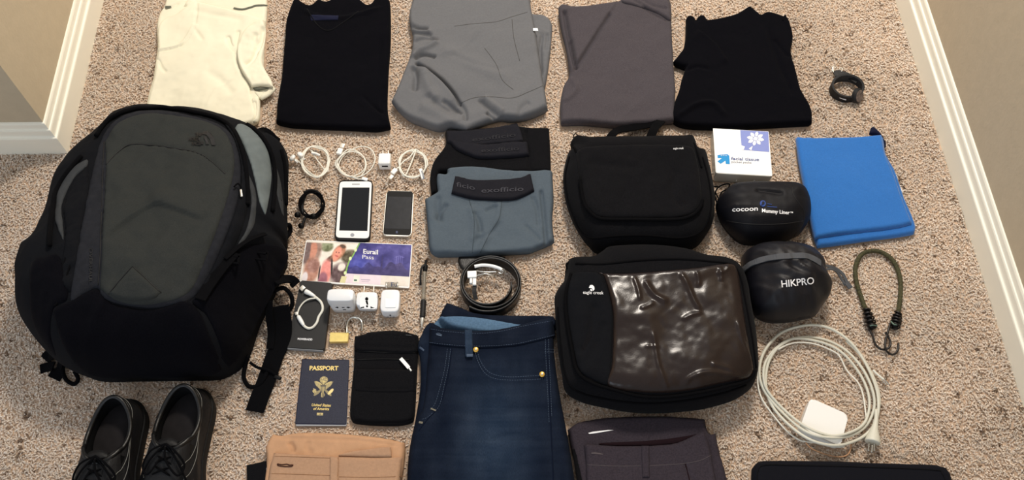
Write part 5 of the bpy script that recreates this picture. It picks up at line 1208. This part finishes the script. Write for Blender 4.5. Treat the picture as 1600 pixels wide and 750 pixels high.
# ================================================================== CARPET PILE
def carpet():
    rg = np.random.default_rng(5)
    sp = .0041
    xs = np.arange(-1.25, 1.10, sp); ys = np.arange(.08, 1.72, sp*.95)
    X, Y = np.meshgrid(xs, ys); X = X.ravel()+rg.uniform(-.5, .5, X.size)*sp*1.1; Y = Y.ravel()+rg.uniform(-.5, .5, Y.size)*sp*1.1
    # keep only what lies between the baseboards and inside the view (with a margin)
    vis = np.ones(X.size, bool)
    dz_ = CAM_H; dep = Y*CP+dz_*SP; px = 800+FPX*X/dep; py = 375+FPX*(-(Y*SP-dz_*CP))/dep
    vis &= (px > -120) & (px < 1750) & (py > -50) & (py < 1060)
    vis &= ((X-R0[0])*rn[0]+(Y-R0[1])*rn[1]) > .017
    c = corner(0)
    inL = (((X-c[0])*ln_[0]+(Y-c[1])*ln_[1]) < .017) & (((X-c[0])*fn[0]+(Y-c[1])*fn[1]) < .017)
    vis &= ~inL
    X = X[vis]; Y = Y[vis]
    keep = np.ones(X.size, bool); low = np.ones(X.size)
    for P in FOOT:
        P, gap = P if isinstance(P, tuple) else (P, 0)
        x0, y0 = P.min(0)-.01; x1, y1 = P.max(0)+.01; k = np.nonzero((X > x0) & (X < x1) & (Y > y0) & (Y < y1))[0]
        if not len(k): continue
        ins = inside(X[k], Y[k], P); d = seg_dist(X[k], Y[k], P)[0]; keep[k[(ins & (d > gap)) | ((d < .0025) & (gap == 0))]] = False; low[k[(~ins) & (d < .009) & (gap == 0)]] = .6
    X = X[keep]; Y = Y[keep]; low = low[keep]; N = len(X)
    ang = rg.uniform(0, 2*np.pi, N) ; bx, by = fbm(X*18, Y*18, 4, 3), fbm(X*18+9, Y*18, 7, 3)
    lean = rg.uniform(.002, .0085, N)*low; h = rg.uniform(.0030, .0052, N)*(1+.2*fbm(X*8, Y*8, 2, 2))*low
    dx = np.cos(ang)*lean+bx*.006*low; dy = np.sin(ang)*lean+by*.006*low
    curl = rg.uniform(-.003, .003, (2, N)); w_ = rg.uniform(.0011, .0019, N)
    V = np.zeros((N, 7, 3), np.float32)
    for r_, (k, hh, ww) in enumerate(((0, 0, 1.0), (.62, .93, 1.05))):
        for s in range(3):
            a = ang+2*np.pi*s/3+r_*.7
            V[:, r_*3+s, 0] = X+dx*k+curl[0]*(r_ == 1)*.5+np.cos(a)*w_*ww
            V[:, r_*3+s, 1] = Y+dy*k+curl[1]*(r_ == 1)*.5+np.sin(a)*w_*ww
            V[:, r_*3+s, 2] = h*hh + (np.sin(a-ang)*w_*.3 if r_ == 1 else 0)
    V[:, 6, 0] = X+dx*1.2; V[:, 6, 1] = Y+dy*1.2; V[:, 6, 2] = h*.90
    T = []
    for s in range(3):
        a, b, c_, d_ = s, (s+1) % 3, 3+(s+1) % 3, 3+s
        T += [(a, b, c_), (a, c_, d_), (3+s, 3+(s+1) % 3, 6)]
    F = (np.arange(N)[:, None, None]*7 + np.array(T)[None]).reshape(-1, 3)
    pal = np.array([[227, 208, 188], [231, 213, 193], [223, 203, 182], [236, 220, 201], [209, 188, 167], [104, 86, 72]], float)
    ch = rg.choice(6, N, p=[.36, .27, .20, .11, .05, .01])
    clump = fbm(X*70, Y*70, 12, 2); ch = np.where((clump > .42) & (rg.uniform(0, 1, N) < .6), 5, ch)
    C = pal[ch]*(1+rg.uniform(-.06, .06, (N, 1)))*(1+.10*fbm(X*6, Y*6, 3, 2))[:, None]
    C = np.repeat(((np.clip(C, 0, 255)/255)**2.2)[:, None, :], 7, 1).reshape(-1, 3)
    fl = bpy.data.objects['floor']
    o = mesh('carpet_pile', V.reshape(-1, 3), F, M['pile'], fl, False, None, cols=C)
    o['kind'] = 'stuff'
carpet()
